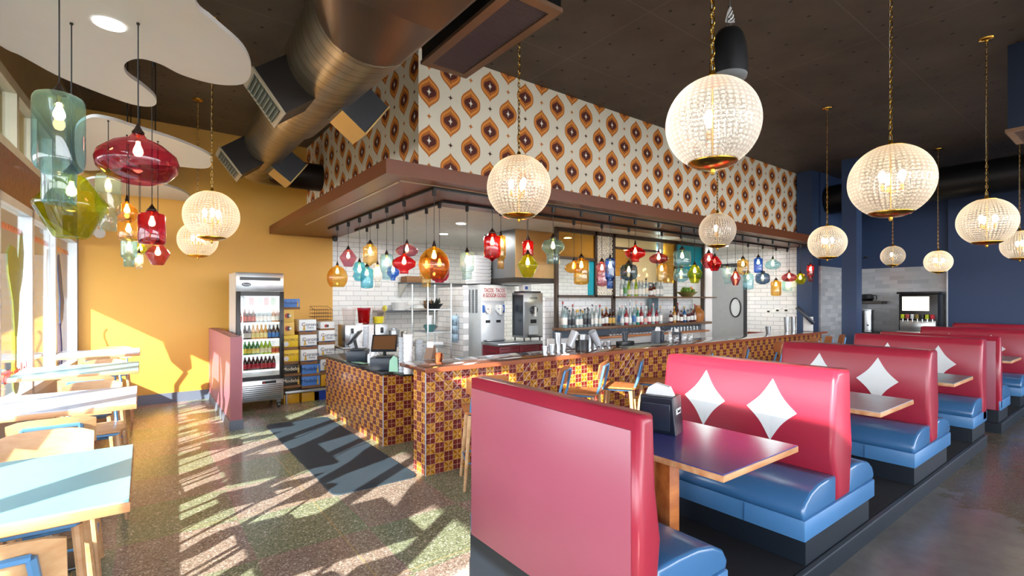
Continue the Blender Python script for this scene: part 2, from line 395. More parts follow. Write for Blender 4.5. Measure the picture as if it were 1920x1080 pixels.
for y in (9.4, 8.2, 7.4, 6.6, 5.8, 5.0, 4.2, 3.4, 2.6, 1.8, 1.0): wbox(fr, y-.04, y+.04, 3.08, 3.78, -.02, .08)
wbox(fr, .9, WY, 3.08, 3.16, -.02, .08); wbox(fr, .9, WY, 3.68, 3.78, -.02, .08)
struct('window_frame_clerestory', fr, M('cream_window_frame', 'CFC9AE', .5))
for k in range(len(mull)-1):
    y1, y0 = mull[k]-.045, mull[k+1]+.045
    struct(f'window_{k+1}', wbox(MB(), y0, y1, .80, 2.58, .02, .026), CLEARG)
struct('window_20', wbox(MB(), 1.0, WY, 3.16, 3.68, .02, .026), CLEARG)
# outside: canopy over the storefront, roof eave, neighbour
EAVE = M('eave_board', 'B9A86A', .7)
cp = MB(); cp.box(-2.2, -1.25, .9, 7.0, 2.78, 2.9); cp.box(-2.6, -1.35, -6, .9, 2.78, 2.9); struct('wall_exterior_canopy', cp, M('canopy_grey', '6F6A62', .6))
cp = MB(); cp.box(-2.62, -1.1, 7.0, 16, 2.78, 2.9); struct('wall_exterior_canopy_deep', cp, M('canopy_grey', '6F6A62', .6))
struct('ceiling_exterior_eave', MB().box(-3.9, -1.06, .9, 16, 4.2, 4.3), EAVE)
struct('wall_neighbour', MB().box(-16, -.9, 17, 18, -.1, 6.6), mat_brick('grey_lap_siding', '353B42', '2E343A', '1E2226', 'x', 6, .22, .7, .02))
# side behind the camera: unseen wall with tall windows, slabs added outside against the sun
so = MB(); so.box(-1.75, 16, -4.15, -4, 2.95, 3.2); so.box(-1.75, 16, -4.15, -4, 4.42, ZC); so.box(-1.75, 16, -4.15, -4, 0, .45)  # upper opening added so sky light reaches the wallpaper
for x in range(-1, 17, 2): so.box(x-.06, x+.06, -4.12, -4.02, .45, 2.95)
struct('wall_south', so, WHT); struct('ceiling_south_sun_shield', MB().box(-3.4, 17, -7.2, -4.15, 4.67, 4.77), EAVE)
struct('wall_south_sun_shield', MB().box(-2.4, 17, -7.3, -4.15, 3.0, 3.1), M('canopy_grey', '6F6A62', .6))  # unseen slab added to block direct sun, like the one above it
# wallpaper volume and soffit
struct('wall_wallpaper_long', MB().box(2.5402, 13.45, 5.18, 5.33, 3.06, ZC), mat_wallpaper('x'))
struct('wall_wallpaper_side', MB().box(2.54, 2.69, 5.1801, WY, 3.06, ZC-.001), mat_wallpaper('y'))
SX, SY, SZ = 1.875, 4.52, 2.945
sf = MB(); sf.prism([(SX, SY), (13.45, SY), (13.45, 5.72), (3.06, 5.72), (3.06, WY), (SX, WY)], SZ, 3.09)
struct('ceiling_soffit', sf, BRN)
gr = MB(); gr.box(2.10, 2.13, 4.78, 8.4, SZ-.006, SZ+.01); gr.box(2.10, 12.8, 4.70, 4.73, SZ-.006, SZ+.01); struct('trim_groove', gr, M('pale_reveal', 'B9A58A', .4))
# right half
struct('wall_door_side', MB().box(12.2, 12.35, 5.15, 6.35, 0, 3.05).box(12.2, 12.35, 7.45, WY, 0, 3.05).box(12.2, 12.35, 6.35, 7.45, 2.62, 3.05), WTy)
struct('wall_pillar_end', MB().box(12.15, 12.5, 4.82, 5.15, 0, ZC), NAVY)
GT = mat_brick('grey_glazed_tile_long', 'A9ADB2', 'C9CCCF', 'B3B6B9', 'x', .3, .1, .2); GTy = mat_brick('grey_glazed_tile_side', 'A3A7AC', 'C6C9CC', 'B3B6B9', 'y', .3, .1, .2)
struct('wall_tile_niche', MB().box(12.5, 14.6, 4.78, 4.9, 0, 2.5), GT); struct('wall_tile_niche_end', MB().box(14.6, 14.72, 2.94, 4.9, 0, 2.5), GTy)
struct('wall_niche_upper', MB().box(12.5, 14.72, 4.78, 4.9, 2.5, ZC).box(14.6, 14.72, 2.94, 4.78, 2.5, ZC), NAVY)
struct('wall_navy_end', MB().box(14.5, 14.8, -4, 2.94, 0, ZC), NAVY)
struct('trim_niche', MB().box(14.48, 14.6, 2.94, 2.965, 0, 2.5), ALU)
struct('wall_column', MB().box(11.8, 12.1, 3.84, 4.11, 0, ZC), NAVY)
# kitchen door
dr = thing('door_1', None, None, (12.2, 6.9, 0)); dr['kind'] = 'structure'
f_ = MB(); f_.box(-.03, .06, -.55, -.47, 0, 2.62); f_.box(-.03, .06, .47, .55, 0, 2.62); f_.box(-.03, .06, -.55, .55, 2.56, 2.66); f_.build('door_frame', M('dark_door_frame', '2E2F33', .4), dr)
f_ = MB(); f_.box(0, .05, -.47, .47, 0, 2.56); f_.build('door_leaf', M('grey_door_skin', 'A4A8AC', .3, .3), dr)
g_ = MB(); pts = [(-.012, -.25+.14*math.cos(a)*(1 if abs(math.cos(a)) < .8 else 1), 1.52+.24*math.sin(a)) for a in [i*PI/12 for i in range(24)]]
g_.tube(pts, .018, 6, closed=True); g_.build('door_window_gasket', BLK, dr)
g_ = MB(); g_.prism([(p[1], p[2]) for p in pts], -.006, -.001, 'yz'); g_.build('door_window_pane', M('frosted_pane', 'C9CED2', .2), dr)
# baseboards, half wall
struct('baseboard_yellow', MB().box(-.9, 3.03, WY-.02, WY, 0, .16), M('slate_baseboard', '6B7588', .4))
hw = thing('wall_half', None, None, (.91, 7.36, 0)); hw['kind'] = 'structure'
MB().box(0, .14, 0, WY-7.36-.02, .13, 1.227).build('wall_half_panel', M('mauve_paint', 'A7646E', .4, var=.03), hw)
MB().box(-.012, .152, -.012, WY-7.36-.02, 0, .13).build('wall_half_plinth', M('slate_baseboard', '6B7588', .4), hw)

# ------------------------------------------------------------------ platforms and booths
PH, YR, YL = .13, 1.27, 2.565
def platform(x0, x1, label):
    t = thing('booth_platform', label, 'platform', (x0, 1.26, 0))
    L = x1-x0
    MB().box(0, L, 0, 1.325, 0, PH-.004).build('platform_side', NAVYT, t)
    MB().box(.01, L-.01, .03, 1.315, PH-.006, PH-.001).build('carpet', CARPET, t)
    MB().box(0, L, -.004, .022, PH-.012, PH-.0005).build('edge_strip', M('grey_edge_strip', '5A626C', .4, .4), t)
platform(1.612, 7.95, 'long low black carpeted platform under the nearer run of booths')
platform(8.78, 14.3, 'low black platform under the run of booths beyond the gap')
def lozenge(cx, cz, w_, h_, n=7, k=.16):
    P = [(w_, 0), (0, h_), (-w_, 0), (0, -h_)]; out = []
    for a, b in zip(P, P[1:]+P[:1]):
        for i in range(n):
            s = i/n; px_, pz_ = a[0]+(b[0]-a[0])*s, a[1]+(b[1]-a[1])*s; q = 1-k*math.sin(PI*s)*1.0
            out.append((cx+px_*q, cz+pz_*q))
    return out
def seat_prof(x0, x1, sgn):
    """cushion end profile from back x0 to front x1 (sgn +1 means front at larger x)"""
    L = abs(x1-x0); pts = [(0, .285), (0, .455), (.12, .462), (.24, .455), (.34, .43), (.41, .385), (.44, .33), (.43, .285)]
    return [(x0+sgn*a*L/.44, b) for a, b in pts]
W = YL-YR
def booth(x, kind, label, back_plain=False):
    """kind: double | front (seat towards the camera side, -X) | rear (seat on +X)"""
    t = thing('booth', label, 'booth', (x, YR, PH), 0, 'red and blue vinyl booths')
    lo, hi = {'double': (-.59, .57), 'front': (-.59, .10), 'rear': (-.10, .57)}[kind]
    MB().box(lo+(.06 if kind != 'rear' else .004), hi-.06 if kind != 'front' else hi, .02, W-.004, 0, .165).build('plinth', NAVYT, t)
    MB().box(lo+.005, hi-.005, -.0, W, .16, .285, .008).build('seat_rail', RAILB, t)
    # backrest: a wedge with a rounded cap
    f0, f1 = (-.075, .082)
    prof = [(f0-.03, .285), (f0-.055, .48), (f0-.10, .62), (f0-.085, .85), (f0-.055, 1.05), (f0-.03, 1.125), (f1+.035, 1.125), (f1+.05, .8), (f1+.075, .6), (f1+.05, .45), (f1+.03, .285)]
    if kind == 'rear': prof = [(-.10, .16)] + [(-.10, z) for z in (.6, 1.115)] + [(.0, 1.115), (.015, .8), (.05, .58), (.03, .42), (.02, .16)]
    if kind == 'front': prof = [(f0-.03, .16), (f0-.055, .48), (f0-.10, .62), (f0-.085, .85), (f0-.055, 1.05), (f0-.03, 1.13), (.10, 1.13), (.10, .16)]
    MB().prism([(a, b) for a, b in prof], .0, W, 'xz', bev=.032).build('backrest', RED, t, sharp=False)
    if kind == 'rear':
        MB().box(-.108, -.096, .045, W-.03, .165, 1.055, .004).build('back_panel', REDSKY, t)
    if kind != 'rear':
        c = MB(); c.prism(seat_prof(f0-.04, lo, -1), .004, W-.004, 'xz', bev=.02); c.build('seat_cushion', SEATB, t, sharp=False)
        for cy_ in (W*.305, W*.70):
            # the face leans: follow the front profile
            lz = lozenge(cy_, .82, .17, .212, k=.13)
            b = MB(); face = []
            for yy, zz in lz:
                zx = [(1.2, f0-.03), (1.05, f0-.055), (.85, f0-.085), (.62, f0-.10)]
                for (za, xa), (zb, xb) in zip(zx, zx[1:]):
                    if za >= zz >= zb: xx = xa+(xb-xa)*(za-zz)/(za-zb); break
                face.append((xx, yy, zz))
            b.loft([[(q[0]+.004, q[1], q[2]) for q in face], [(q[0]-.007, q[1], q[2]) for q in face]], cap=False)
            ce = b.b.verts.new((f0-.094, cy_, .82)); rg_ = [v for v in b.b.verts if v is not ce][-len(face):]
            for i in range(len(face)): b.b.faces.new((rg_[i], rg_[(i+1) % len(face)], ce))
            bmesh.ops.recalc_face_normals(b.b, faces=b.b.faces[:])
            b.build('diamond_inset', WVIN, t, sharp=False)['label'] = 'white concave diamond inset'
    if kind != 'front':
        c = MB(); c.prism(seat_prof(f1+.03 if kind != 'rear' else .02, hi, 1), .004, W-.004, 'xz', bev=.02); c.build('seat_cushion', SEATB, t, sharp=False)
        if kind == 'rear':
            pass
    sm = MB(); sm.box(lo-.001, lo+.002, W*.28, W*.285, .165, .28); sm.build('seam', M('seam_blue', '35618F', .4), t)
    return t
booth(1.70, 'rear', 'single booth with a plain sky-paled red back facing the entrance, closest to the mat')
booth(3.69, 'double', 'double booth with white diamonds behind the purple-blue table, partly in sunlight')
booth(5.80, 'double', 'double booth with white diamonds behind the pale grey-white table')
booth(7.90, 'front', 'booth with white diamonds behind the teal table, at the platform end')
booth(8.90, 'rear', 'plain-backed booth across the gap in the platform, first of the far run')
booth(10.92, 'double', 'double booth in the middle of the far run, two diamond tips showing')
booth(13.05, 'double', 'last double booth, right before the navy wall')
TT = {'blue': M('indigo_table_laminate', '4A4F96', .22, spec=.7), 'white': M('pale_grey_laminate', 'C3C7CE', .25), 'teal': M('teal_laminate', '6F9FA8', .25), 'bteal': M('aqua_laminate', '8FC3CB', .3), 'bwhite': M('lilac_white_laminate', 'C9CEDD', .3)}
def booth_table(x, col, label):
    t = thing('booth_table', label, 'table', (x, 1.27, PH), 0, 'tables between the booths')
    MB().box(-.40, .40, 0, 1.3, .712, .745, .003).build('table_edge', EDGEW, t)
    MB().box(-.396, .396, .004, 1.296, .7445, .750).build('table_top', TT[col], t)
    MB().box(-.33, -.24, .35, .44, 0, .712, .004).build('leg', mat_wood('orange_leg_wood', '9A4E1C', 'C97A3A'), t)
    MB().box(.24, .33, .85, .94, 0, .712, .004).build('leg', mat_wood('orange_leg_wood', '9A4E1C', 'C97A3A'), t)
booth_table(2.62, 'blue', 'purple-blue booth table with orange wood edge and napkin dispenser')
booth_table(4.78, 'white', 'pale grey-white booth table between the two double booths')
booth_table(6.90, 'teal', 'small-looking teal booth table in front of the last diamond-backed booth')
booth_table(9.92, 'teal', 'booth table in the far run beyond the platform gap')
booth_table(12.02, 'white', 'booth table in front of the last booth by the navy wall')
def napkin(x, y, z, rz, label, s=1.0, cat='napkin dispenser'):
    t = thing('napkin_dispenser', label, cat, (x, y, z), rz)
    MB().prism([(-.10*s, 0), (.10*s, 0), (.085*s, .19*s), (-.085*s, .19*s)], -.07*s, .07*s, 'xz', bev=.008*s).build('housing', M('dispenser_black', '16202E', .3), t)
    MB().box(-.072*s, .072*s, -.078*s, -.069*s, .02*s, .155*s, .003).build('face_plate', M('dispenser_smoke', '2A3342', .12), t)
    b = MB(); b.prism([(-.075*s, .185*s), (.075*s, .185*s), (.05*s, .235*s), (-.02*s, .25*s), (-.06*s, .225*s)], -.02*s, .015*s, 'xz'); b.build('napkins', PAPER, t)
    MB().box(.088*s, .0945*s, -.035*s, .035*s, .10*s, .13*s).build('label_plate', PAPER, t)
    text('maker_lettering', 'Tork', .026*s, M('dark_ink', '22252B', .5), t, (.0955*s, 0, .115*s), (PI/2, 0, PI/2))
napkin(2.66, 1.95, PH+.75, math.radians(-72), 'black napkin dispenser with a white napkin on the purple-blue booth table', 1.22)
tag(MB().tube([(4.55, 2.35, PH+.77), (4.62, 2.35, PH+.77)], .025, 12).build('paper_ball', PAPER), 'crumpled white napkin on the pale grey-white booth table', 'napkin')

# ------------------------------------------------------------------ counters
BT = mat_bartile()
t = thing('bar_counter', 'long bar clad in amber and maroon relief tiles with a brown stone top', 'bar counter', (0, 0, 0))
MB().box(2.2, 11.36, 4.33, 4.60, 0, 1.025).build('tiled_front', BT, t)
MB().box(2.6, 11.3, 4.60, 5.15, .78, .82).build('work_shelf', STEEL, t)
MB().box(2.15, 11.42, 4.24, 4.83, 1.022, 1.062, .004).build('bar_top', M('brown_stone_top', '6F4030', .10, var=.1, spec=.8, coat=.5), t)
MB().box(2.149, 11.42, 4.232, 4.2395, 1.018, 1.062).build('top_edge', M('red_brown_edge', '9A5536', .3), t)
MB().box(2.192, 2.2, 4.322, 4.33, 0, 1.022).build('corner_strip', ALU, t)
t = thing('order_counter', 'lower tiled order counter with a dark steel top beside the mat', 'counter', (0, 0, 0))
MB().box(2.25, 2.98, 5.51, 7.78, 0, .838).build('tiled_front', BT, t)
MB().box(2.215, 3.0, 5.47, 7.80, .836, .876, .004).build('counter_top', M('dark_steel_top', '55585A', .25, .8), t)
MB().box(2.242, 2.25, 5.502, 5.51, 0, .836).build('corner_strip', ALU, t)
# mat
mt = MB(); cs = [(1.33, 4.36), (2.14, 4.36), (2.14, 7.38), (1.33, 7.38)]; poly = []
for (x, y), a0 in zip([(2.06, 4.44), (2.06, 7.30), (1.41, 7.30), (1.41, 4.44)], (-90, 0, 90, 180)):
    for k in range(6): a = math.radians(a0+k*18); poly.append((x+.08*math.cos(a), y+.08*math.sin(a)))
mt.prism(poly, 0, .012); tag(mt.build('floor_mat', M('charcoal_rubber_mat', '33424E', .6, var=.1, scale=30)), 'dark rubber floor mat with rounded corners in front of the tiled counter', 'floor mat')

# ------------------------------------------------------------------ stools
def make_stool(label, cat='bar stool', group=None):
    """faces +Y; seat 0.70 high"""
    t = thing('bar_stool', label, cat, (0, 0, 0), 0, group)
    c = MB(); pr = [(-.20, -.17), (-.17, -.2), (.17, -.2), (.20, -.17), (.205, .13), (.17, .19), (-.17, .19), (-.205, .13)]
    c.prism(pr, .690, .712, bev=.005); c.build('seat', WALN if cat == 'bar stool' else OAK, t)
    b = MB()
    R = [];
    for k in range(9):
        u = -1+2*k/8; xx = u*.19; yy = -.205-.035*(1-u*u)
        R.append([(xx, yy, .87+.012*abs(u)**3), (xx, yy+.014, .87+.012*abs(u)**3), (xx, yy+.004-.02, 1.05-.025*abs(u)**4), (xx, yy-.03, 1.05-.025*abs(u)**4)])
    b.loft(R, smooth=False); b.build('backrest', WALN if cat == 'bar stool' else OAK, t)
    f = MB()
    for s_ in (-1, 1):
        f.tube([(s_*.15, .15, .675), (s_*.15, -.12, .675), (s_*.15, -.185, .70), (s_*.145, -.215, .78), (s_*.12, -.262, 1.0)], .014, 6)
    f.tube([(-.15, .15, .675), (.15, .15, .675)], .014, 6); f.tube([(-.15, -.12, .675), (.15, -.12, .675)], .014, 6); f.tube([(-.12, -.262, 1.0), (.12, -.262, 1.0)], .012, 6)
    f.build('seat_frame', BLUEM, t)
    for sx_ in (-1, 1):
        for sy_ in (-1, 1):
            l = MB(); l.tube([(sx_*.15, sy_*.14, .67), (sx_*.205, sy_*.20, .012)], [.022, .014], 8); l.build('leg', OAK, t)
            l = MB(); 
    r = MB(); q = [(.188, .18, .25), (-.188, .18, .25), (-.188, -.18, .25), (.188, -.18, .25)]; r.tube(q, .009, 6, closed=True); r.build('foot_ring', BLUEM, t)
    return t
sx_list = [2.56, 3.33, 3.93, 4.53, 5.13, 5.95, 6.9, 8.0, 8.75, 9.35, 9.95, 10.62]
st_lab = ['wood and blue steel bar stool at the near end of the tiled bar', 'bar stool with oblique backrest, second along the bar', 'bar stool at the tiled bar, third along, seat in shade',
          'bar stool at the tiled bar, fourth along, before the sunlit one', 'bar stool at the tiled bar catching the sun on its back', 'bar stool half hidden by the first diamond-backed booth',
          'lone bar stool seen over the first diamond-backed booth', 'bar stool beside the orange glow on the bar tiles, seat showing', 'bar stool showing only its frame tip above the second double booth',
          'bar stool with wood back above the second double booth', 'bar stool beside the lit copper patch at the bar end', 'last bar stool, by the register at the bar end']
s0 = make_stool(st_lab[0], group='bar stools along the tiled bar'); s0.location = (sx_list[0], 3.84, 0); s0.rotation_euler.z = math.radians(-26)
for k in range(1, 12):
    dup(s0, (sx_list[k], 3.90+random.uniform(-.03, .03), 0), math.radians(36+random.uniform(-6, 6)), st_lab[k])
# ------------------------------------------------------------------ window tables
def wtable(yc, col, label):
    t = thing('window_table', label, 'table', (0, yc, 0), 0, 'high tables along the windows')
    x0 = wx(yc)+.06
    MB().box(x0, -.035, -.40, .40, 1.01, 1.043, .003).build('table_edge', EDGEW, t)
    MB().box(x0+.004, -.039, -.396, .396, 1.0425, 1.050).build('table_top', TT[col], t)
    MB().box(-.62, -.56, -.04, .04, .02, 1.01).build('pedestal', DSTEEL, t)
    MB().box(-.85, -.33, -.26, .26, 0, .02, .006).build('foot_plate', DSTEEL, t)
wtable(2.48, 'bteal', 'aqua window table closest to the camera, crossed by dark shadows')
wtable(4.42, 'bwhite', 'whitish window table behind the closest aqua one')
wtable(6.32, 'bteal', 'aqua window table behind the whitish one')
wtable(8.20, 'bwhite', 'pale window table closest to the yellow wall')
g = 'wooden stools at the window tables'
w0 = make_stool('wooden stool with blue bracket, tucked under the near side of the closest aqua table', 'stool', g); w0.location = (-.37, 2.16, 0)
for x, y, rz, lab in [(-.40, 3.20, PI, 'stool behind the closest aqua table, striped sunlight on its broad back'), (-.42, 4.03, .03, 'stool with blue bracket facing the whitish table, its back to the striped stool'),
                      (-.32, 5.05, PI+.05, 'stool on the far side of the whitish table, seat jutting out'), (-.40, 5.92, 0, 'stool on the near side of the second aqua table'), (-.35, 6.92, PI, 'stool on the far side of the second aqua table'),
                      (-.42, 7.80, 0, 'stool on the near side of the table next to the yellow wall'), (-.33, 8.85, PI, 'stool between the last window table and the yellow wall')]:
    dup(w0, (x, y, 0), rz, lab)

# ------------------------------------------------------------------ prismatic globe pendants
RIB = mat_ribbed(); BULB = glow('warm_bulb', 'FFE3BC', 62); BULBW = glow('white_bulb', 'FFF3E0', 150)
CORDM = M('black_cord', '121212', .5)
def make_globe(r, L, label, nb=3, bulbm=None, canopy=True):
    """origin at the globe centre; chain of length L above it"""
    t = thing('globe_pendant', label, 'globe pendant lamp')
    pr = []
    a0, a1 = math.radians(70), math.radians(-60)
    for k in range(33):
        a = a0+(a1-a0)*k/32; pr.append((r*math.cos(a)*1.0, r*math.sin(a)))
    MB().lathe(pr, seg=64).build('glass_globe', RIB, t, sharp=False)
    zt, zb = pr[0][1], pr[-1][1]; rt, rb = pr[0][0], pr[-1][0]
    MB().lathe([(rb+.004, zb+.006), (rb+.004, zb-.002), (rb*.93, zb-.012), (rb*.6, zb-.028), (.012, zb-.034), (.012, zb-.05), (.006, zb-.062), (0, zb-.062)], seg=32).build('bottom_cap', BRASS, t)
    MB().lathe([(rt+.003, zt-.004), (rt+.003, zt+.002), (rt*.5, zt+.012), (.02, zt+.018), (.014, zt+.05), (.004, zt+.055)], seg=32).build('top_cap', BRASS, t)
    MB().tube([(0, 0, zt), (0, 0, zb)], .006, 6).build('center_stem', BRASS, t)
    bm_ = MB(); sk = MB()
    for k in range(nb):
        a = 2*PI*k/nb+.5; x, y = (.07*math.cos(a), .07*math.sin(a)) if nb > 1 else (.0, .02)
        bm_.lathe([(0, .055), (.016, .045), (.024, .02), (.018, -.01), (.010, -.03), (0, -.03)], (x, y, .02), seg=10)
        sk.tube([(x, y, -.03-.001), (x, y, -.075)], .012, 8); sk.tube([(x, y, -.07), (0, 0, -.085)], .004, 5)
    for q in (bm_, sk): pass
    bm_.build('bulb_cluster', bulbm or BULB, t); sk.build('bulb_holder', BRASS, t)
    ch = MB(); z = zt+.05; i = 0; ln = .046
    while z < L-.03:
        p = [(.011*math.cos(q) if i % 2 else 0, 0 if i % 2 else .011*math.cos(q), z+ln/2+.026*math.sin(q)) for q in [j*PI/4 for j in range(8)]]
        ch.tube(p, .0033, 4, closed=True); z += ln-.008; i += 1
    ch.build('chain', BRASS, t)
    MB().tube([(.006, .004, zt+.04), (-.004, .006, L*.5), (.005, .0, L)], .0025, 5).build('wire', M('clear_wire', 'BDB7A8', .3), t)
    if canopy: MB().lathe([(.012, L-.035), (.02, L-.02), (.066, L-.012), (.07, L), (0, L)], seg=28).build('ceiling_canopy', BRASS, t)
    return t
GL = [(1336, 232, .225, 1, 'biggest-looking bright white globe pendant, hanging beside the black speaker', 0),
      (1670, 340, .27, 3, 'wide ribbed glass globe pendant over the booths, three bulbs showing', 1),
      (1850, 416, .265, 3, 'ribbed globe pendant with a brass canopy on the ceiling, near the wall-hung navy duct box', 1),
      (973, 352, .284, 3, 'ribbed globe pendant hanging in front of the brown soffit by the red jar lamp', 1),
      (1345, 432, .222, 1, 'small round globe pendant in front of the soffit over the diamond-backed booth', 1),
      (1551, 455, .262, 3, 'ribbed globe pendant at the far end of the wallpaper', 1),
      (1674, 480, .205, 1, 'smallest globe pendant, just beside the navy column', 1),
      (1759, 491, .225, 3, 'globe pendant over the drinks machine', 1),
      (1912, 460, .24, 2, 'globe pendant cut off by the edge of the view', 1),
      (397, 405, .262, 3, 'ribbed globe pendant before the yellow wall, the nearer of two overlapping globes', 1),
      (371, 450, .262, 3, 'globe pendant before the yellow wall, partly behind another globe', 1)]
for px_, py_, r_, nb, lab, _ in GL:
    d = {1759: 9.6, 973: 4.35}.get(px_, .88*920/(562-py_)); p = on(px_, py_, D=d)
    g_ = make_globe(r_, ZC-p.z, lab, nb, BULBW if px_ == 1336 else None); g_.location = p; g_['group'] = 'ribbed glass globe pendants'

# ------------------------------------------------------------------ coloured blown glass pendants
GC = {'red': 'D8141C', 'pink': 'C4525E', 'maroon': 'A83A44', 'amber': 'D99A2E', 'gold': 'E2B860', 'teal': '4FB6D4', 'pale': 'B9DDE0', 'clear': 'E6E6E0', 'blue': '1B4FC4', 'navy': '3C5A7E', 'green': 'A9B81A', 'crimson': 'B01C38', 'aqua': '93CFE0', 'rose': 'B8627A'}
def gm(c): return glass('blown_glass_'+c, GC[c], .16)
PROF = {  # radius fraction, height fraction from the top (0) to the bottom (1)
 'sphere': [(.10, 0), (.16, .04), (.55, .13), (.86, .30), (.99, .50), (1, .62), (.92, .80), (.72, .96), (.62, 1)],
 'gem': [(.18, 0), (.40, .06), (.98, .46), (1, .50), (.98, .54), (.50, .98), (.42, 1)],
 'jar': [(.32, 0), (.45, .02), (.5, .07), (.9, .10), (1, .16), (1, .86), (.94, .96), (.55, .99), (.2, 1)],
 'tier': [(.25, 0), (.72, .012), (.9, .03), (.98, .06), (1, .11), (1, .60), (.97, .65), (.88, .69), (.68, .72), (.66, .78), (.66, .98), (.62, 1)],
 'disc': [(.12, 0), (.22, .10), (.6, .22), (.93, .42), (1, .58), (.95, .74), (.7, .93), (.4, 1)],
 'onion': [(.08, 0), (.16, .12), (.62, .24), (.95, .40), (1, .52), (.9, .68), (.5, .80), (.36, .86), (.36, .97), (.4, 1)],
 'squat': [(.3, 0), (.42, .06), (.8, .10), (.98, .28), (1, .55), (.95, .78), (.7, .92), (.45, .95), (.42, 1)],
 'mush': [(.2, 0), (.3, .08), (.75, .12), (.98, .28), (.98, .42), (.7, .56), (.55, .62), (.60, .68), (.53, .76), (.60, .84), (.55, .92), (.5, 1)],
 'stack': [(.2, 0), (.6, .04), (.8, .10), (.8, .28), (1, .33), (1, .42), (.82, .47), (.82, .66), (1, .71), (1, .79), (.8, .84), (.7, .97), (.3, 1)],
 'onionjar': [(.36, 0), (.5, .03), (.55, .10), (.95, .14), (1, .2), (1, .78), (.9, .86), (.35, .92), (.12, 1)]}
LBULB = glow('filament_bulb', 'FFD08A', 34, False)
def make_drop(r, H, shape, c, L, label, seg=24, cap=1.0, flat=False, mr_=.022):
    """origin at the top of the glass, cord of length L above"""
    t = thing('glass_pendant', label, 'pendant lamp')
    g = MB(); g.lathe([(max(.012, a*r), -b*H) for a, b in PROF[shape]], seg=10 if flat else seg, smooth=not flat); g.build('glass_shade', gm(c), t, sharp=flat)
    rc = r*PROF[shape][0][0]+.006
    MB().lathe([(rc, -.004), (rc, .008), (rc*.7, .02), (.008, .05), (.004, .06), (0, .06)] if rc < .05*cap else [(rc, -.006), (rc, .018), (rc*.85, .024), (rc*.85, .034), (.012, .04), (.009, .06), (0, .06)], seg=16).build('socket_cap', M('bronze_cap', '3A2A22', .35, .6), t)
    bz = -min(.09, H*.36); s = min(1.0, H/.16)
    MB().lathe([(0, .05*s), (.010*s, .045*s), (.013*s, .02*s), (.024*s, -.01*s), (.026*s, -.028*s), (.018*s, -.045*s), (0, -.052*s)], (0, 0, bz), seg=12).build('bulb', LBULB, t)
    MB().tube([(0, 0, -.01), (0, 0, bz+.04*s)], .011*s, 8).build('bulb_holder', BRASS, t)
    MB().tube([(0, 0, .05), (0, 0, L)], .0035, 6).build('cord', CORDM, t)
    MB().tube([(0, 0, L-.07 if mr_ > .01 else L-.01), (0, 0, L)], mr_, 12).build('ceiling_mount', CORDM, t)
    return t
RAILS = {'a': dict(X=2.52), 'b': dict(X=2.96), 'A': dict(Y=4.75), 'B': dict(Y=5.35)}
def drop(px_, yt, yb, w_, row, shape, c, label, flat=False):
    p = on(px_, yt, **RAILS[row]); q = on(px_, yb, **RAILS[row]); d = depth(p); R_ = (px_-960)/920
    r = w_/2*d/920/math.sqrt(1+R_*R_)
    o = make_drop(r, p.z-q.z, shape, c, SZ-.03-p.z, label, flat=flat); o.location = p; o['group'] = 'coloured glass pendants along the bar'
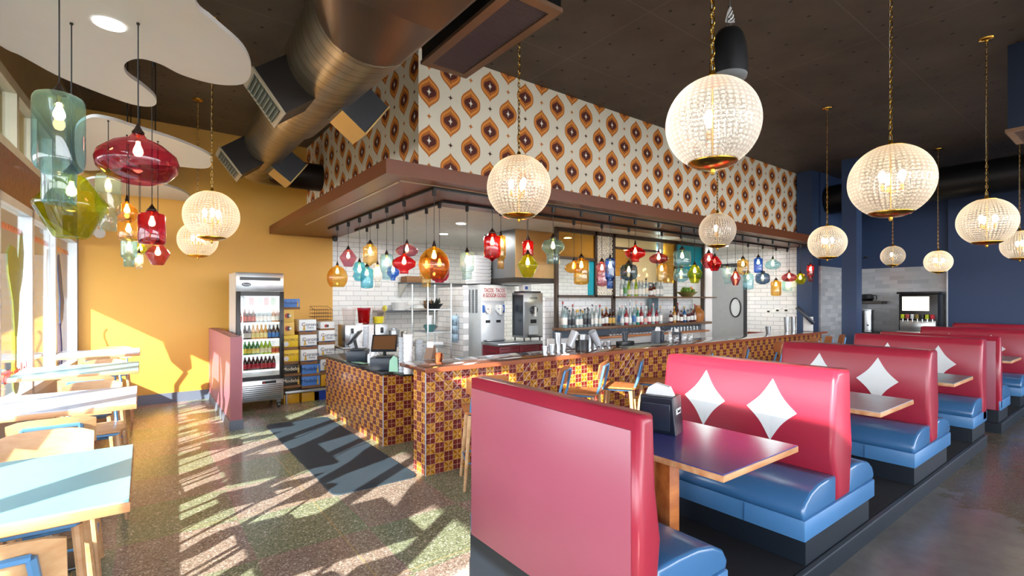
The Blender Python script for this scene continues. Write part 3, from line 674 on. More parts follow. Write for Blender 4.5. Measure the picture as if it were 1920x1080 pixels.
DR = [(632.5, 497, 538, 40, 'a', 'sphere', 'amber', 'amber glass ball pendant at the kitchen end of the row'),
 (653, 467, 500, 34, 'a', 'gem', 'rose', 'pink faceted pendant above the amber glass ball'),
 (674, 491, 527, 26, 'a', 'stack', 'teal', 'turquoise ringed pendant next to the pink faceted one'),
 (688, 500, 541, 24, 'b', 'jar', 'teal', 'turquoise straight jar pendant just below the small golden jar lamp'),
 (694, 457, 499, 27, 'a', 'onionjar', 'gold', 'golden jar pendant hanging over the turquoise jar lamps'),
 (708, 495, 539, 16, 'b', 'tier', 'clear', 'clear two-tier pendant between turquoise lamps'),
 (725, 477, 524, 25, 'a', 'tier', 'aqua', 'pale turquoise tiered pendant next to the clear one'),
 (737, 492, 526, 25, 'b', 'onion', 'blue', 'blue pendant hiding behind the pale turquoise tiered lamp'),
 (763, 456, 481, 43, 'b', 'disc', 'rose', 'pink flat disc pendant stacked above the bright red one'),
 (757.7, 474, 513, 46, 'a', 'onion', 'red', 'bright red pendant with a narrow foot, under the pink disc'),
 (814, 461, 523, 58, 'A', 'sphere', 'amber', 'largest amber glass pendant at the corner of the bar'),
 (799.6, 482, 538, 26, 'b', 'tier', 'gold', 'amber two-tier pendant whose foot shows under the largest amber one'),
 (824, 478, 530, 38, 'B', 'squat', 'crimson', 'amber and magenta pendant behind the largest amber one'),
 (875.7, 472, 524, 27, 'B', 'tier', 'pale', 'pale blue tiered pendant in front of the stacked takeaway boxes'),
 (923, 437, 490, 32, 'A', 'onionjar', 'red', 'bright red jar pendant beside the slim amber one'),
 (939, 441, 504, 19, 'B', 'tier', 'amber', 'slim amber two-tier pendant partly behind the red jar'),
 (990, 449, 482, 21, 'B', 'jar', 'red', 'small red jar pendant directly above the green gem'),
 (989.5, 476, 520, 40, 'A', 'gem', 'green', 'lime green faceted pendant under the small red jar'),
 (1037, 446, 495, 44, 'A', 'mush', 'aqua', 'turquoise mushroom-shaped pendant in front of the kitchen opening'),
 (1076, 489, 512, 36, 'B', 'disc', 'amber', 'small amber disc pendant behind the amber jar'),
 (1090, 483, 534, 29, 'A', 'jar', 'amber', 'amber jar pendant beside the small amber disc'),
 (1128.7, 490, 537, 22, 'B', 'jar', 'rose', 'pink jar pendant next to the cobalt blue one'),
 (1144, 484, 541, 19.5, 'A', 'tier', 'blue', 'cobalt blue two-tier pendant beside the pink jar'),
 (1191, 458, 491, 40, 'A', 'onion', 'red', 'bright red onion pendant above the smoky blue bowl'),
 (1179, 494, 526, 34, 'B', 'squat', 'navy', 'smoky blue bowl pendant over the clear bottles'),
 (1235, 473, 494, 37, 'A', 'disc', 'maroon', 'rose red disc pendant above the pale amber jar'),
 (1240.7, 493, 529, 19.5, 'B', 'jar', 'gold', 'pale amber jar pendant below the rose red disc'),
 (1279, 468, 500, 33, 'A', 'jar', 'aqua', 'turquoise drum pendant, upper of two in front of the teal pane'),
 (1277, 502, 529, 29, 'B', 'squat', 'aqua', 'turquoise squat pendant, lower of two in front of the teal pane'),
 (1302.6, 496, 531, 30, 'A', 'gem', 'green', 'lime green faceted pendant by the fruit bowl'),
 (1329, 474, 503, 34, 'A', 'gem', 'maroon', 'dark red faceted pendant at the cream post, the nearer of a pair'),
 (1340, 480, 508, 28, 'B', 'gem', 'red', 'red faceted pendant overlapped by a darker red one'),
 (1364, 499, 532, 21, 'B', 'tier', 'pale', 'pale clear pendant in front of the grey kitchen door'),
 (1379, 508, 535, 20, 'A', 'gem', 'maroon', 'small rose faceted pendant over the kitchen door'),
 (1393, 485, 515, 22, 'A', 'jar', 'gold', 'golden jar pendant beside the door frame'),
 (1402.7, 511, 543, 21, 'B', 'jar', 'aqua', 'turquoise jar pendant under the golden one by the door frame'),
 (1421.8, 482, 512, 17, 'A', 'jar', 'blue', 'slim cobalt blue jar pendant above the navy bowl'),
 (1430, 511, 533, 28, 'B', 'squat', 'navy', 'navy bowl pendant under the slim cobalt jar'),
 (1449, 485, 505, 31, 'A', 'disc', 'aqua', 'pale green-blue disc pendant over the amber jar'),
 (1455, 525, 555, 20, 'B', 'jar', 'amber', 'amber jar pendant that hangs lowest at the far end'),
 (1479.5, 510, 528, 30, 'A', 'disc', 'maroon', 'rose red disc pendant over a turquoise jar at the far end'),
 (1476, 525, 546, 19, 'B', 'jar', 'aqua', 'turquoise jar pendant beneath the rose red disc at the far end'),
 (1500.5, 512, 533, 26, 'A', 'gem', 'green', 'lime green pendant near the blue pillar'),
 (1503, 528, 543, 28, 'B', 'squat', 'amber', 'amber bowl pendant just under the last lime green one'),
 (1519.5, 496, 528, 14, 'A', 'tier', 'red', 'red two-tier pendant, last of the row before the grey tile')]
for a in DR: drop(*a[:8], flat=(a[5] == 'gem'))
# track rails under the soffit
RM = M('track_black', '1D1B1B', .4, .4)
t = thing('pendant_track', 'black pendant track under the soffit along the customer side', 'track', (0, 0, 0))
MB().box(2.505, 2.535, 4.735, 8.55, SZ-.03, SZ).box(2.535, 12.9, 4.735, 4.765, SZ-.03, SZ).build('rail', RM, t)
t = thing('pendant_track', 'black pendant track under the soffit along the kitchen side', 'track', (0, 0, 0))
MB().box(2.945, 2.975, 5.335, 8.5, SZ-.03, SZ).box(2.975, 12.9, 5.335, 5.365, SZ-.03, SZ).build('rail', RM, t)
tag(MB().lathe([(0, 0), (.05, 0), (.055, -.03), (.045, -.08), (0, -.10)], (2.98, 9.7, SZ), 20).build('dome_camera', BLK), 'small black dome camera under the soffit at the kitchen wall', 'camera')

# ------------------------------------------------------------------ clouds over the window tables, with their lamps
ZL = 3.4
CLOUDS = []
def inside(p, poly):
    c = False
    for (x0, y0), (x1, y1) in zip(poly, poly[1:]+poly[:1]):
        if (y0 > p.y) != (y1 > p.y) and p.x < x0+(p.y-y0)/(y1-y0)*(x1-x0): c = not c
    return c
def cloud(name, pix, label, extra=None):
    poly = [tuple(on(a, b, Z=ZL)[:2]) for a, b in pix] if pix else []
    poly += extra or []
    # round the outline (Catmull-Rom)
    out = []; n = len(poly)
    for i in range(n):
        p0, p1, p2, p3 = [Vector(poly[(i+k-1) % n]) for k in range(4)]
        for k in range(5):
            s = k/5; out.append(tuple(.5*((2*p1)+(p2-p0)*s+(2*p0-5*p1+4*p2-p3)*s*s+(3*p1-p0-3*p2+p3)*s**3)))
    CLOUDS.append(out); b = MB(); b.prism(out, ZL, ZL+.03); t = thing(name, label, 'ceiling panel')
    b.build('panel_board', M('white_cloud_board', 'D9D8D4', .6, var=.02), t, sharp=True)
    rod = MB(); xs = [p[0] for p in poly]; ys = [p[1] for p in poly]; cx_, cy_ = sum(xs)/n, sum(ys)/n
    for dx, dy in ((-.15, -.3), (.1, .3)): rod.tube([(cx_+dx, cy_+dy, ZL+.03), (cx_+dx, cy_+dy, ZC)], .006, 6)
    rod.build('hanger_rods', RM, t); return t
cloud('ceiling_cloud', [(365, 0), (400, 40), (455, 90), (471, 130), (460, 155), (430, 160), (390, 155), (340, 140), (300, 120), (260, 110), (234, 120), (238, 140), (265, 160), (290, 182), (292, 196), (275, 200), (235, 192), (150, 160), (100, 138), (40, 105), (0, 85)], 'largest white amoeba-shaped ceiling cloud with a recessed downlight', [(-.93, 4.1), (-.95, 2.9), (-.5, 1.9), (.0, 1.9), (.2, 2.6)])
cloud('ceiling_cloud', [(165, 222), (205, 224), (250, 238), (330, 263), (388, 288), (399, 303), (385, 316), (330, 312), (270, 308), (200, 318), (150, 315), (140, 250)], 'pointed white ceiling cloud behind the red disc lamp')
cloud('ceiling_cloud', [(170, 335), (230, 335), (290, 343), (340, 358), (358, 372), (352, 384), (330, 388), (250, 378), (180, 375), (150, 352)], 'small white ceiling cloud closest to the yellow wall')
tag(MB().lathe([(0, 0), (.05, 0), (.075, .008), (.08, 0), (.08, -.006), (.05, -.012), (0, -.012)], on(205, 45, Z=ZL-.002), 24).build('downlight', glow('downlight_white', 'FFFFFF', 3, False)), 'round white downlight in the largest ceiling cloud', 'downlight')
tag(MB().lathe([(0, 0), (.07, .0), (.075, -.012), (.05, -.03), (0, -.03)], (0, 0, 0), 24).build('smoke_detector', WHT), 'round white smoke detector on the yellow wall', 'smoke detector')
sd_ = bpy.data.objects['smoke_detector']; sd_.location = on(187, 438, Y=WY-.0); sd_.rotation_euler = (-PI/2, 0, 0)
sd_.rotation_euler = (PI/2, 0, 0); sd_.location.y = WY-.03
def wdrop(px_, yt, yb, w_, D, shape, c, label, flat=False, zc=ZL):
    p = on(px_, yt, D=D); q = on(px_, yb, D=D); R_ = (px_-960)/920; r = w_/2*D/920/math.sqrt(1+R_*R_)
    zc = ZL if any(inside(p, c_) for c_ in CLOUDS) else ZC
    o = make_drop(r, p.z-q.z, shape, c, zc-p.z, label, seg=48, flat=flat, mr_=.009); o.location = p; o['group'] = 'coloured glass pendants over the window tables'
WD = [(111, 176, 382, 104, 2.62, 'tier', 'aqua', 'big pale turquoise two-tier pendant closest to the camera by the windows'),
 (134, 325, 446, 150, 2.98, 'gem', 'green', 'big lime green faceted pendant behind the turquoise jar'),
 (259, 250, 343, 164, 2.98, 'disc', 'crimson', 'big crimson disc pendant over the window tables'),
 (203, 326, 433, 50, 4.6, 'tier', 'pale', 'pale clear jar pendant behind the lime green gem'),
 (238, 376, 416, 44, 5.0, 'disc', 'amber', 'amber disc pendant partly hidden by the pale clear jar'),
 (241, 412, 452, 40, 5.3, 'jar', 'gold', 'amber jar pendant under the amber disc, by the red jar'),
 (285, 395, 460, 54, 4.4, 'jar', 'crimson', 'rose red jar pendant with a dark cap before the yellow wall'),
 (296, 455, 497, 48, 5.2, 'gem', 'maroon', 'pink faceted pendant right below the rose red jar'),
 (242, 446, 500, 32, 5.8, 'tier', 'aqua', 'turquoise two-tier pendant under the amber jar'),
 (263, 455, 478, 26, 6.6, 'gem', 'green', 'tiny lime green pendant between the turquoise and pink ones'),
 (261, 474, 505, 17, 6.2, 'tier', 'clear', 'small clear pendant next to the turquoise two-tier one')]
for a in WD: wdrop(*a, flat=a[5] == 'gem')

# ------------------------------------------------------------------ ducts and ceiling gear
DM = mat_duct(); DKM = M('dark_duct_paint', '241D18', .4, .4, scale=3); BRD = M('brown_duct_paint', '5E4838', .3, .6, var=.12, scale=2)
t = thing('spiral_duct', 'fat galvanized spiral duct slanting across the ceiling with side registers', 'air duct', (0, 0, 0))
d_ = MB(); P = []; RR = []
for y, r in ((3.55, .40), (3.9, .385), (4.35, .37), (5.3, .35), (5.9, .335), (6.15, .29), (7.6, .28), (8.2, .27)): P.append((1.35, y, 3.86)); RR.append(r)
d_.tube(P, RR, 40); d_.build('duct_body', DM, t)
e_ = MB(); e_.tube([(1.35, 8.2, 3.86), (1.36, 8.45, 3.865), (1.42, 8.7, 3.87), (1.56, 8.92, 3.88), (1.78, 9.06, 3.89), (2.0, 9.1, 3.9)], [.27, .268, .26, .25, .24, .235], 32); e_.build('elbow', DM, t)
e_ = MB(); e_.tube([(1.98, 9.1, 3.9), (2.62, 9.1, 3.9)], .235, 32); e_.build('wall_stub', DKM, t)
def ringp(cx_, y, cz_, r, sq, n=32):
    o = []
    for k in range(n):
        a = 2*PI*(k+.5)/n; c, s = math.cos(a), math.sin(a)
        if sq: m_ = max(abs(c), abs(s)); o.append((cx_+c/m_*sq[0], y, cz_+s/m_*sq[1]))
        else: o.append((cx_+c*r, y, cz_+s*r))
    return o
MB().loft([ringp(1.35, 3.6, 3.86, .395, None), ringp(1.18, 2.9, 3.9, 0, (.46, .40))], smooth=True).build('transition', BRD, t)
MB().loft([ringp(1.18, 2.9, 3.9, 0, (.46, .40)), ringp(1.2, .4, 3.92, 0, (.48, .42))]).build('plenum', BRD, t)
def register(y, side, s, r, facemat):
    n = Vector((side*.80, 0, -.60)); u = Vector((0, 1, 0)); v = n.cross(u)
    c = Vector((1.35, y, 3.86)); rg = lambda d, h: [tuple(c+n*d+u*a*h+v*b*h) for a, b in ((-1, -1), (1, -1), (1, 1), (-1, 1))]
    bx = MB().loft([rg(r*.7, s), rg(r+.26, s)]).build('register_box', DKM if side < 0 else M('dark_register_box', '2B2A2C', .4, .3), t)
    MB().loft([rg(r+.26, s*1.06), rg(r+.275, s*1.06)]).build('register_frame', facemat, bx)
    if side > 0:
        q = [c+n*d+u*a*s*1.0-v*(s+.004) for d, a in ((r*.95, -1), (r*.95, 1), (r+.262, 1), (r+.262, -1))]; MB().loft([[tuple(p) for p in q], [tuple(p-v*.006) for p in q]]).build('lit_underside', facemat, bx)  # gold plate paints the yellow light on the box underside
    if side < 0:
        sl = MB()
        for k in range(9):
            h = -s*.78+k*s*1.56/8; p = c+n*(r+.28)+v*h; sl.loft([[tuple(p+u*(-s*.8)+v*q+n*w__) for q, w__ in ((-.006, 0), (.006, 0), (.01, .012), (-.002, .012))], [tuple(p+u*(s*.8)+v*q+n*w__) for q, w__ in ((-.006, 0), (.006, 0), (.01, .012), (-.002, .012))]])
        MB().loft([rg(r+.2755, s*.84), rg(r+.277, s*.84)]).build('register_opening', M('register_dark', '3A4238', .6), bx); sl.build('louvres', M('louvre_grey', '6E7468', .4, .5), bx)
FRM = M('register_frame_paint', 'A79B83', .4, .4); FRGL = M('register_gold_light', 'C2A266', .35, .5)  # gold tone carries yellow light on the right-hand registers
register(4.75, -1, .20, .36, FRM); register(4.85, 1, .19, .35, FRGL); register(7.55, -1, .20, .28, FRM); register(7.65, 1, .18, .28, FRGL)
t = thing('return_grille', 'black box vent with a long louvred underside at the wallpaper corner', 'air vent', (2.05, 2.74, 3.9))
MB().box(0, .47, 0, 1.37, .02, .42).build('vent_box', M('black_sheet_metal', '15171A', .3, .5), t)
fm = M('vent_frame', '8A6A54', .4, .5); f = MB()
f.box(-.01, .07, -.01, 1.38, -.012, .02).box(.41, .48, -.01, 1.38, -.012, .02).box(.07, .41, -.01, .07, -.012, .02).box(.07, .41, 1.31, 1.38, -.012, .02).build('vent_frame', fm, t)
sl = MB()
for k in range(42): y = .085+k*.0295; sl.loft([[(.075, y, .018), (.075, y+.008, .018), (.075, y+.024, -.004), (.075, y+.016, -.004)], [(.405, y, .018), (.405, y+.008, .018), (.405, y+.024, -.004), (.405, y+.016, -.004)]])
sl.build('louvres', M('louvre_mauve', '5E4F52', .35, .5), t)
h_ = MB()
for x, y in ((.05, .1), (.42, .1), (.05, 1.27), (.42, 1.27)): h_.tube([(x, y, .42), (x, y, ZC-3.9)], .006, 6)
h_.build('hanger_rods', DSTEEL, t)
t = thing('round_duct', 'black round duct crossing high in front of the navy wall', 'air duct', (12.9, 0, 4.06))
MB().tube([(0, -3.9, 0), (0, 4.76, 0)], .33, 36).build('duct_body', M('black_duct', '101214', .42, .3), t)
t = thing('vent_box', 'navy duct box hanging from the ceiling beside a globe pendant', 'air vent', (8.02, .2, 3.66))
MB().box(0, .7, 0, .90, .03, ZC-3.66-.001).build('housing', M('navy_sheet_metal', '232F42', .4, .3), t)
MB().box(-.02, .72, -.02, .92, 0, .035).build('grille_frame', fm, t); sl = MB()
for k in range(10): sl.box(.06+k*.06, .075+k*.06, .05, .85, -.006, .004)
sl.build('louvres', M('louvre_mauve', '5E4F52', .35, .5), t)
p = on(1366, 143, D=3.5)
t = thing('pendant_speaker', 'black bell-shaped speaker with a grey front hanging behind the brightest globe', 'speaker', p)
MB().lathe([(0, .33), (.05, .33), (.075, .32), (.10, .28), (.118, .2), (.128, .10), (.13, .02), (.13, 0), (.11, -.0)], seg=36).build('body', M('speaker_black', '0E0F11', .4), t)
MB().lathe([(.124, .0), (.118, -.02), (.08, -.045), (0, -.055)], seg=36).build('grille_cloth', M('speaker_grey', '6E7173', .6), t)
MB().tube([(.03, 0, .33), (.02, 0, .5), (.03, .02, ZC-p.z)], .004, 6).tube([(-.03, 0, .33), (.02, .0, .5)], .003, 6).build('suspension_cable', STEEL, t)
wl = MB()
for k in range(5): wl.tube([(.02+.03*math.cos(a), .02*math.sin(a*2+k), .44+.05*math.sin(a+k)) for a in [j*PI/6 for j in range(12)]], .003, 4, closed=True)
wl.build('cable_coil', M('white_cable', 'D5D5D5', .4), t)

# ------------------------------------------------------------------ window paintings and exterior-facing letters
def wpt(y, z, off=.0): return (wx(y)-.015+off, y, z)
def paint(name, shape, m, label, off=.0):
    t = MB(); 
    t.loft([[(wpt(y, z, off)) for y, z in shape], [(wpt(y, z, off-.003)) for y, z in shape]]); return t
OLP = M('olive_glass_paint', '8D8F14', .4, var=.15, scale=12); BLP = M('blue_glass_paint', '1F3F78', .4, var=.2, scale=10); RDP = M('red_glass_paint', 'D0302E', .4, var=.1); BKP = M('ink_glass_paint', '1E222C', .5)
def torch(yc, cols, label):
    t = thing('window_painting', label, 'window painting', (0, 0, 0))
    head = [(yc-.30, 1.98), (yc-.33, 2.16), (yc-.22, 2.24), (yc-.05, 2.22), (yc+.04, 2.12), (yc+.12, 2.36), (yc+.20, 2.40), (yc+.26, 2.2), (yc+.22, 1.95), (yc+.10, 1.78), (yc+.05, 1.5), (yc+.0, 1.36), (yc-.08, 1.4), (yc-.14, 1.7)]
    paint('p', head, cols, '').build('painted_head', cols, t)
    MB().tube([wpt(yc-.02, 1.4, -.02), wpt(yc-.01, 1.2, -.02), wpt(yc-.03, .96, -.02)], .018, 6).build('painted_stalk', cols, t)
    foot = [(yc-.02+.11*math.cos(a), .93+.13*math.sin(a)) for a in [i*PI/7 for i in range(14)]]
    paint('p', foot, cols, '').build('painted_foot', cols, t)
torch(6.75, OLP, 'yellow-green painted flower-like figure on the window pane'); torch(5.5, OLP, 'painted figure on the pane beside the whitish table')
torch(4.2, OLP, 'painted figure on the pane near the closest aqua table'); torch(3.0, OLP, 'painted figure on the window pane outside the view, casting a shadow'); torch(1.7, OLP, 'painted figure on the window pane behind the camera, casting a shadow')
t = thing('window_painting', 'long dark blue painted figure on the last window pane', 'window painting', (0, 0, 0))
sh = [(8.85, 2.33), (8.72, 2.28), (8.80, 2.0), (8.92, 1.75), (8.90, 1.5), (8.98, 1.36), (9.12, 1.45), (9.20, 1.7), (9.10, 1.85), (9.05, 2.0), (8.95, 2.2)]
paint('p', sh, BLP, '').build('painted_head', BLP, t); MB().tube([wpt(8.95, 1.4, -.02), wpt(9.05, 1.1, -.02), wpt(9.05, .84, -.02)], .022, 6).build('painted_stalk', BLP, t)
for k, (y0, y1) in enumerate(((1.25, 2.25), (2.45, 3.45), (3.65, 4.65), (4.85, 5.85), (6.05, 7.05), (7.25, 8.25), (8.45, 9.65))):
    z = MB(); n = 22; z.tube([wpt(y0+(y1-y0)*i/n, 2.40+(.025 if i % 2 else -.02), -.02) for i in range(n+1)], .010, 5)
    tag(z.build('painted_garland', RDP), ['red zigzag line painted high on a pane behind the camera', 'red zigzag line on the pane beside the camera', 'red zigzag line on the pane by the closest table', 'red zigzag line on the pane by the whitish table', 'red zigzag line above the yellow-green figure', 'red zigzag line on the pane between the two painted figures', 'red zigzag line above the dark blue figure'][k], 'window painting')
t = thing('window_lettering', 'red handwritten word painted low on the window pane', 'window lettering', (0, 0, 0))
lt = text('painted_word', 'caramello!', .2, RDP, t, wpt(6.6, 1.02, .02), (PI/2, 0, PI/2-.0435), .001)
t = thing('window_lettering', 'small black letters on the pane casting a written shadow', 'window lettering', (0, 0, 0))
lt = text('painted_word', 'La', .34, BKP, t, wpt(8.6, .98, .02), (PI/2, 0, PI/2-.0435), .001)
# wavy ribbon line
for k, y in enumerate((9.72, 8.22, 7.0, 5.8, 4.6, 3.4)):
    z = MB(); z.tube([wpt(y+.025*math.sin(i*1.05), .84+i*.075, -.02) for i in range(21 if k else 10)], .010, 5)
    tag(z.build('painted_ribbon', M('ochre_glass_paint', 'A8741E', .5)), ['short wavy vertical line on the pane next to the yellow wall', 'wavy vertical line beside the dark blue figure', 'wavy vertical line beside the yellow-green figure', 'wavy vertical line on the pane beyond the whitish table', 'wavy vertical line on the pane at the whitish table', 'wavy vertical line on the pane at the closest table'][k], 'window painting')

# ------------------------------------------------------------------ refrigerator
t = thing('display_refrigerator', 'tall steel refrigerator with glass door full of bottles beside the yellow wall', 'refrigerator', (1.12, 8.46, 0))
FW_, FD, FH = .67, .74, 2.14
sh = MB(); sh.box(0, .025, 0.04, FD, .14, FH).box(FW_-.025, FW_, .04, FD, .14, FH).box(.024, FW_-.024, FD-.03, FD, .14, FH).box(.024, FW_-.024, .04, FD, .14, .46).box(.024, FW_-.024, .04, FD, 1.84, FH); sh.build('cabinet_shell', M('fridge_side_grey', 'D4D2CC', .35, .2), t)
MB().box(0.02, FW_-.02, FD-.045, FD-.031, .46, 1.84).build('inner_wall', M('fridge_liner', 'DDE3E6', .4), t)
h_ = MB().box(0, FW_, 0, .04, 1.86, FH, .004).build('header_panel', STEEL, t)
MB().box(.05, FW_-.05, -.004, .002, 2.02, 2.07).build('header_vent', M('dark_vent', '45484A', .4, .5), h_)
MB().lathe([(0, .004), (.05, .004), (.05, 0), (0, 0)], seg=24).build('badge', M('badge_navy', '1B2C4A', .3), h_); b_ = bpy.data.objects['badge']; b_.location = (.14, -.002, 1.955); b_.rotation_euler = (PI/2, 0, 0); b_.scale = (1.3, .62, 1)
text('badge_lettering', 'Atosa', .042, PAPER, h_, (.14, -.008, 1.955), (PI/2, 0, 0), .001)
d_ = MB(); d_.box(0, .06, -.03, .02, .47, 1.85, .004).box(FW_-.06, FW_, -.03, .02, .47, 1.85, .004).box(.06, FW_-.06, -.03, .02, .47, .53).box(.06, FW_-.06, -.03, .02, 1.78, 1.85)
door = d_.build('door', BLK, t); MB().box(.06, FW_-.06, -.012, -.006, .53, 1.78).build('door_pane', CLEARG, door); MB().box(FW_-.045, FW_-.02, -.06, -.03, .9, 1.4, .004).build('door_handle', BLK, door)
MB().box(0, FW_, 0, .04, .14, .46, .003).build('lower_grille', STEEL, t)
sl = MB()
for k in range(8): sl.box(.03, FW_-.03, -.012, .002, .17+k*.03, .182+k*.03)
sl.build('louvres', M('grille_grey', '5B5E60', .3, .9), t); MB().box(.36, .56, -.008, .002, .405, .445).build('control_strip', M('control_black', '23262B', .3), t)  # louvre bars in a darker grey metal
MB().box(.37, .40, -.011, -.007, .41, .44).build('red_switch', M('switch_red', 'C42B22', .3), t)
for x, y in ((.06, .08), (.61, .08), (.06, .66), (.61, .66)):
    c = MB(); c.tube([(x-.018, y, .045), (x+.018, y, .045)], .045, 14); c.box(x-.03, x+.03, y-.03, y+.03, .085, .14); c.build('caster', DSTEEL, t)
for k, z in enumerate((.62, .86, 1.10, 1.36, 1.60)):
    s_ = MB(); s_.box(.03, FW_-.03, .03, FD-.06, z-.02, z-.004); s_.box(.03, FW_-.03, .022, .03, z-.024, z+.008); s_.build('shelf', M('glowing_shelf_lip', 'F2F4F6', .3, emit='FFFFFF', es=.6), t)  # shelves glow faintly, cabinet light put into their material
MB().box(.08, .1, .06, .08, .6, 1.75).build('light_strip', glow('fridge_light', 'EAF4FF', 7), t)
# ------------------------------------------------------------------ bottles
def bottle_mesh(kind, gc, lc, cc):
    P = {'beer': [(0, 0), (.030, 0), (.031, .01), (.031, .125), (.026, .15), (.013, .185), (.012, .225), (.014, .226), (.014, .24), (0, .24)],
         'spirit': [(0, 0), (.040, 0), (.041, .01), (.041, .17), (.036, .19), (.015, .215), (.0135, .27), (.017, .271), (.017, .30), (0, .30)],
         'square': [(0, 0), (.044, 0), (.045, .01), (.045, .14), (.038, .155), (.016, .17), (.0145, .215), (.02, .216), (.02, .25), (0, .25)],
         'tall': [(0, 0), (.035, 0), (.036, .01), (.034, .15), (.030, .20), (.014, .25), (.0125, .31), (.015, .312), (.015, .35), (0, .35)],
         'can': [(0, 0), (.026, 0), (.033, .01), (.033, .11), (.027, .12), (0, .121)]}[kind]
    b = MB(); n = len(P); mis = [0]*(n-1)
    if kind != 'can': mis[-1] = mis[-2] = mis[-3] = 2
    b.lathe(P, seg=8 if kind == 'square' else 12, mis=mis)
    R_ = P[2][0]; h = P[3][1]
    b.mi = 1; b.lathe([(R_+.0008, h*.25), (R_+.0016, h*.26), (R_+.0016, h*.82), (R_+.0008, h*.83)], seg=8 if kind == 'square' else 12, mis=[1, 1, 1])
    return b, [bm_('g', gc), bm_('l', lc), bm_('c', cc)]
def bm_(k, c):
    if k == 'g':
        nme = 'bottle_glass_'+c
        if nme in MATS: return MATS[nme]
        m, t_, b = tree(nme); b.inputs['Base Color'].default_value = lin(c); b.inputs['Roughness'].default_value = .06; b.inputs['Transmission Weight'].default_value = .45; b.inputs['Specular IOR Level'].default_value = .6
        MATS[nme] = m; return m
    return M(('bottle_label_' if k == 'l' else 'bottle_cap_')+c, c, .45, var=.05, scale=40)
BC = {}
CN = {'A8C4C8': 'clear', 'C8D4D4': 'clear', '6B2A10': 'brown', '3A1A0C': 'dark brown', 'C77A20': 'amber', 'D89A3A': 'golden', '3E7A32': 'green', '2F6FB0': 'blue', '1E9A86': 'teal', 'B02A3A': 'red', '9AB81E': 'lime green', '5A2233': 'plum', '8A9AA0': 'smoky'}
def bottle(kind, gc, lc, cc, loc, label, group):
    key = (kind, gc, lc, cc)
    if key not in BC:
        b, ms = bottle_mesh(*key); BC[key] = b.build('bottle' if kind != 'can' else 'drink_can', ms); o = BC[key]
    else: o = BC[key].copy(); COL.objects.link(o)
    o.location = loc; o.rotation_euler.z = random.uniform(0, 6); return tag(o, label, 'bottle' if kind != 'can' else 'can', group)
fr_rows = [(1.60, [('beer', 'C8D4D4', 'D9D2C2', 'C0302A')]*0), (1.36, [('beer', '6B2A10', 'C8553A', 'E8E4DA')]*4+[('beer', 'C8D4D4', 'F0ECE4', 'D8D8D8')]*4+[('beer', 'C77A20', 'F2EAD8', 'D9B060')]*2),
           (1.10, [('beer', '3A1A0C', 'C9C4B8', 'D9D9D9')]*3+[('beer', 'D89A3A', 'E8D890', 'D8B84A')]*4+[('beer', '3A1A0C', '2F6FB0', 'E8E4DA')]*3),
           (.86, [('beer', '3E7A32', 'D8C84A', 'D8D8D8')]*5+[('beer', '9AB81E', 'E8E4B8', 'D8B84A')]*3+[('can', 'E2B04A', 'C7502A', 'D8D8D8')]*2),
           (.62, [('beer', '3A1A0C', 'B02A3A', 'D8D8D8')]*9)]
rn = {1.36: 'upper bottle shelf', 1.10: 'middle bottle shelf', .86: 'lower bottle shelf', .62: 'bottom shelf'}
for z, row in fr_rows:
    for i, a in enumerate(row):
        x = 1.12+.075+i*.058
        bottle(*a, (x, 8.46+.085, z-.002), f"{CN.get(a[1], 'orange')} {'can' if a[0] == 'can' else 'beer bottle'}, {ORD[i]} in line on the {rn[z]} of the refrigerator", 'bottles in the refrigerator')
t = thing('drinks_poster', 'colourful strip of drinks pictures inside the top of the refrigerator', 'picture', (1.2, 8.6, 1.615))
MB().box(0, .5, 0, .004, 0, .16).build('picture_sheet', M('drinks_picture', 'C8CDD2', .5, var=.5, scale=14), t)
for k, (x, c) in enumerate(((.12, 'B03A44'), (.24, '7FA8C8'), (.33, '8E2A2A'), (.43, '5E8A4A'))): MB().box(x, x+.07, -.003, 0, .02, .14).build('picture_patch', M('patch_'+c, c, .5, var=.3, scale=30), t)
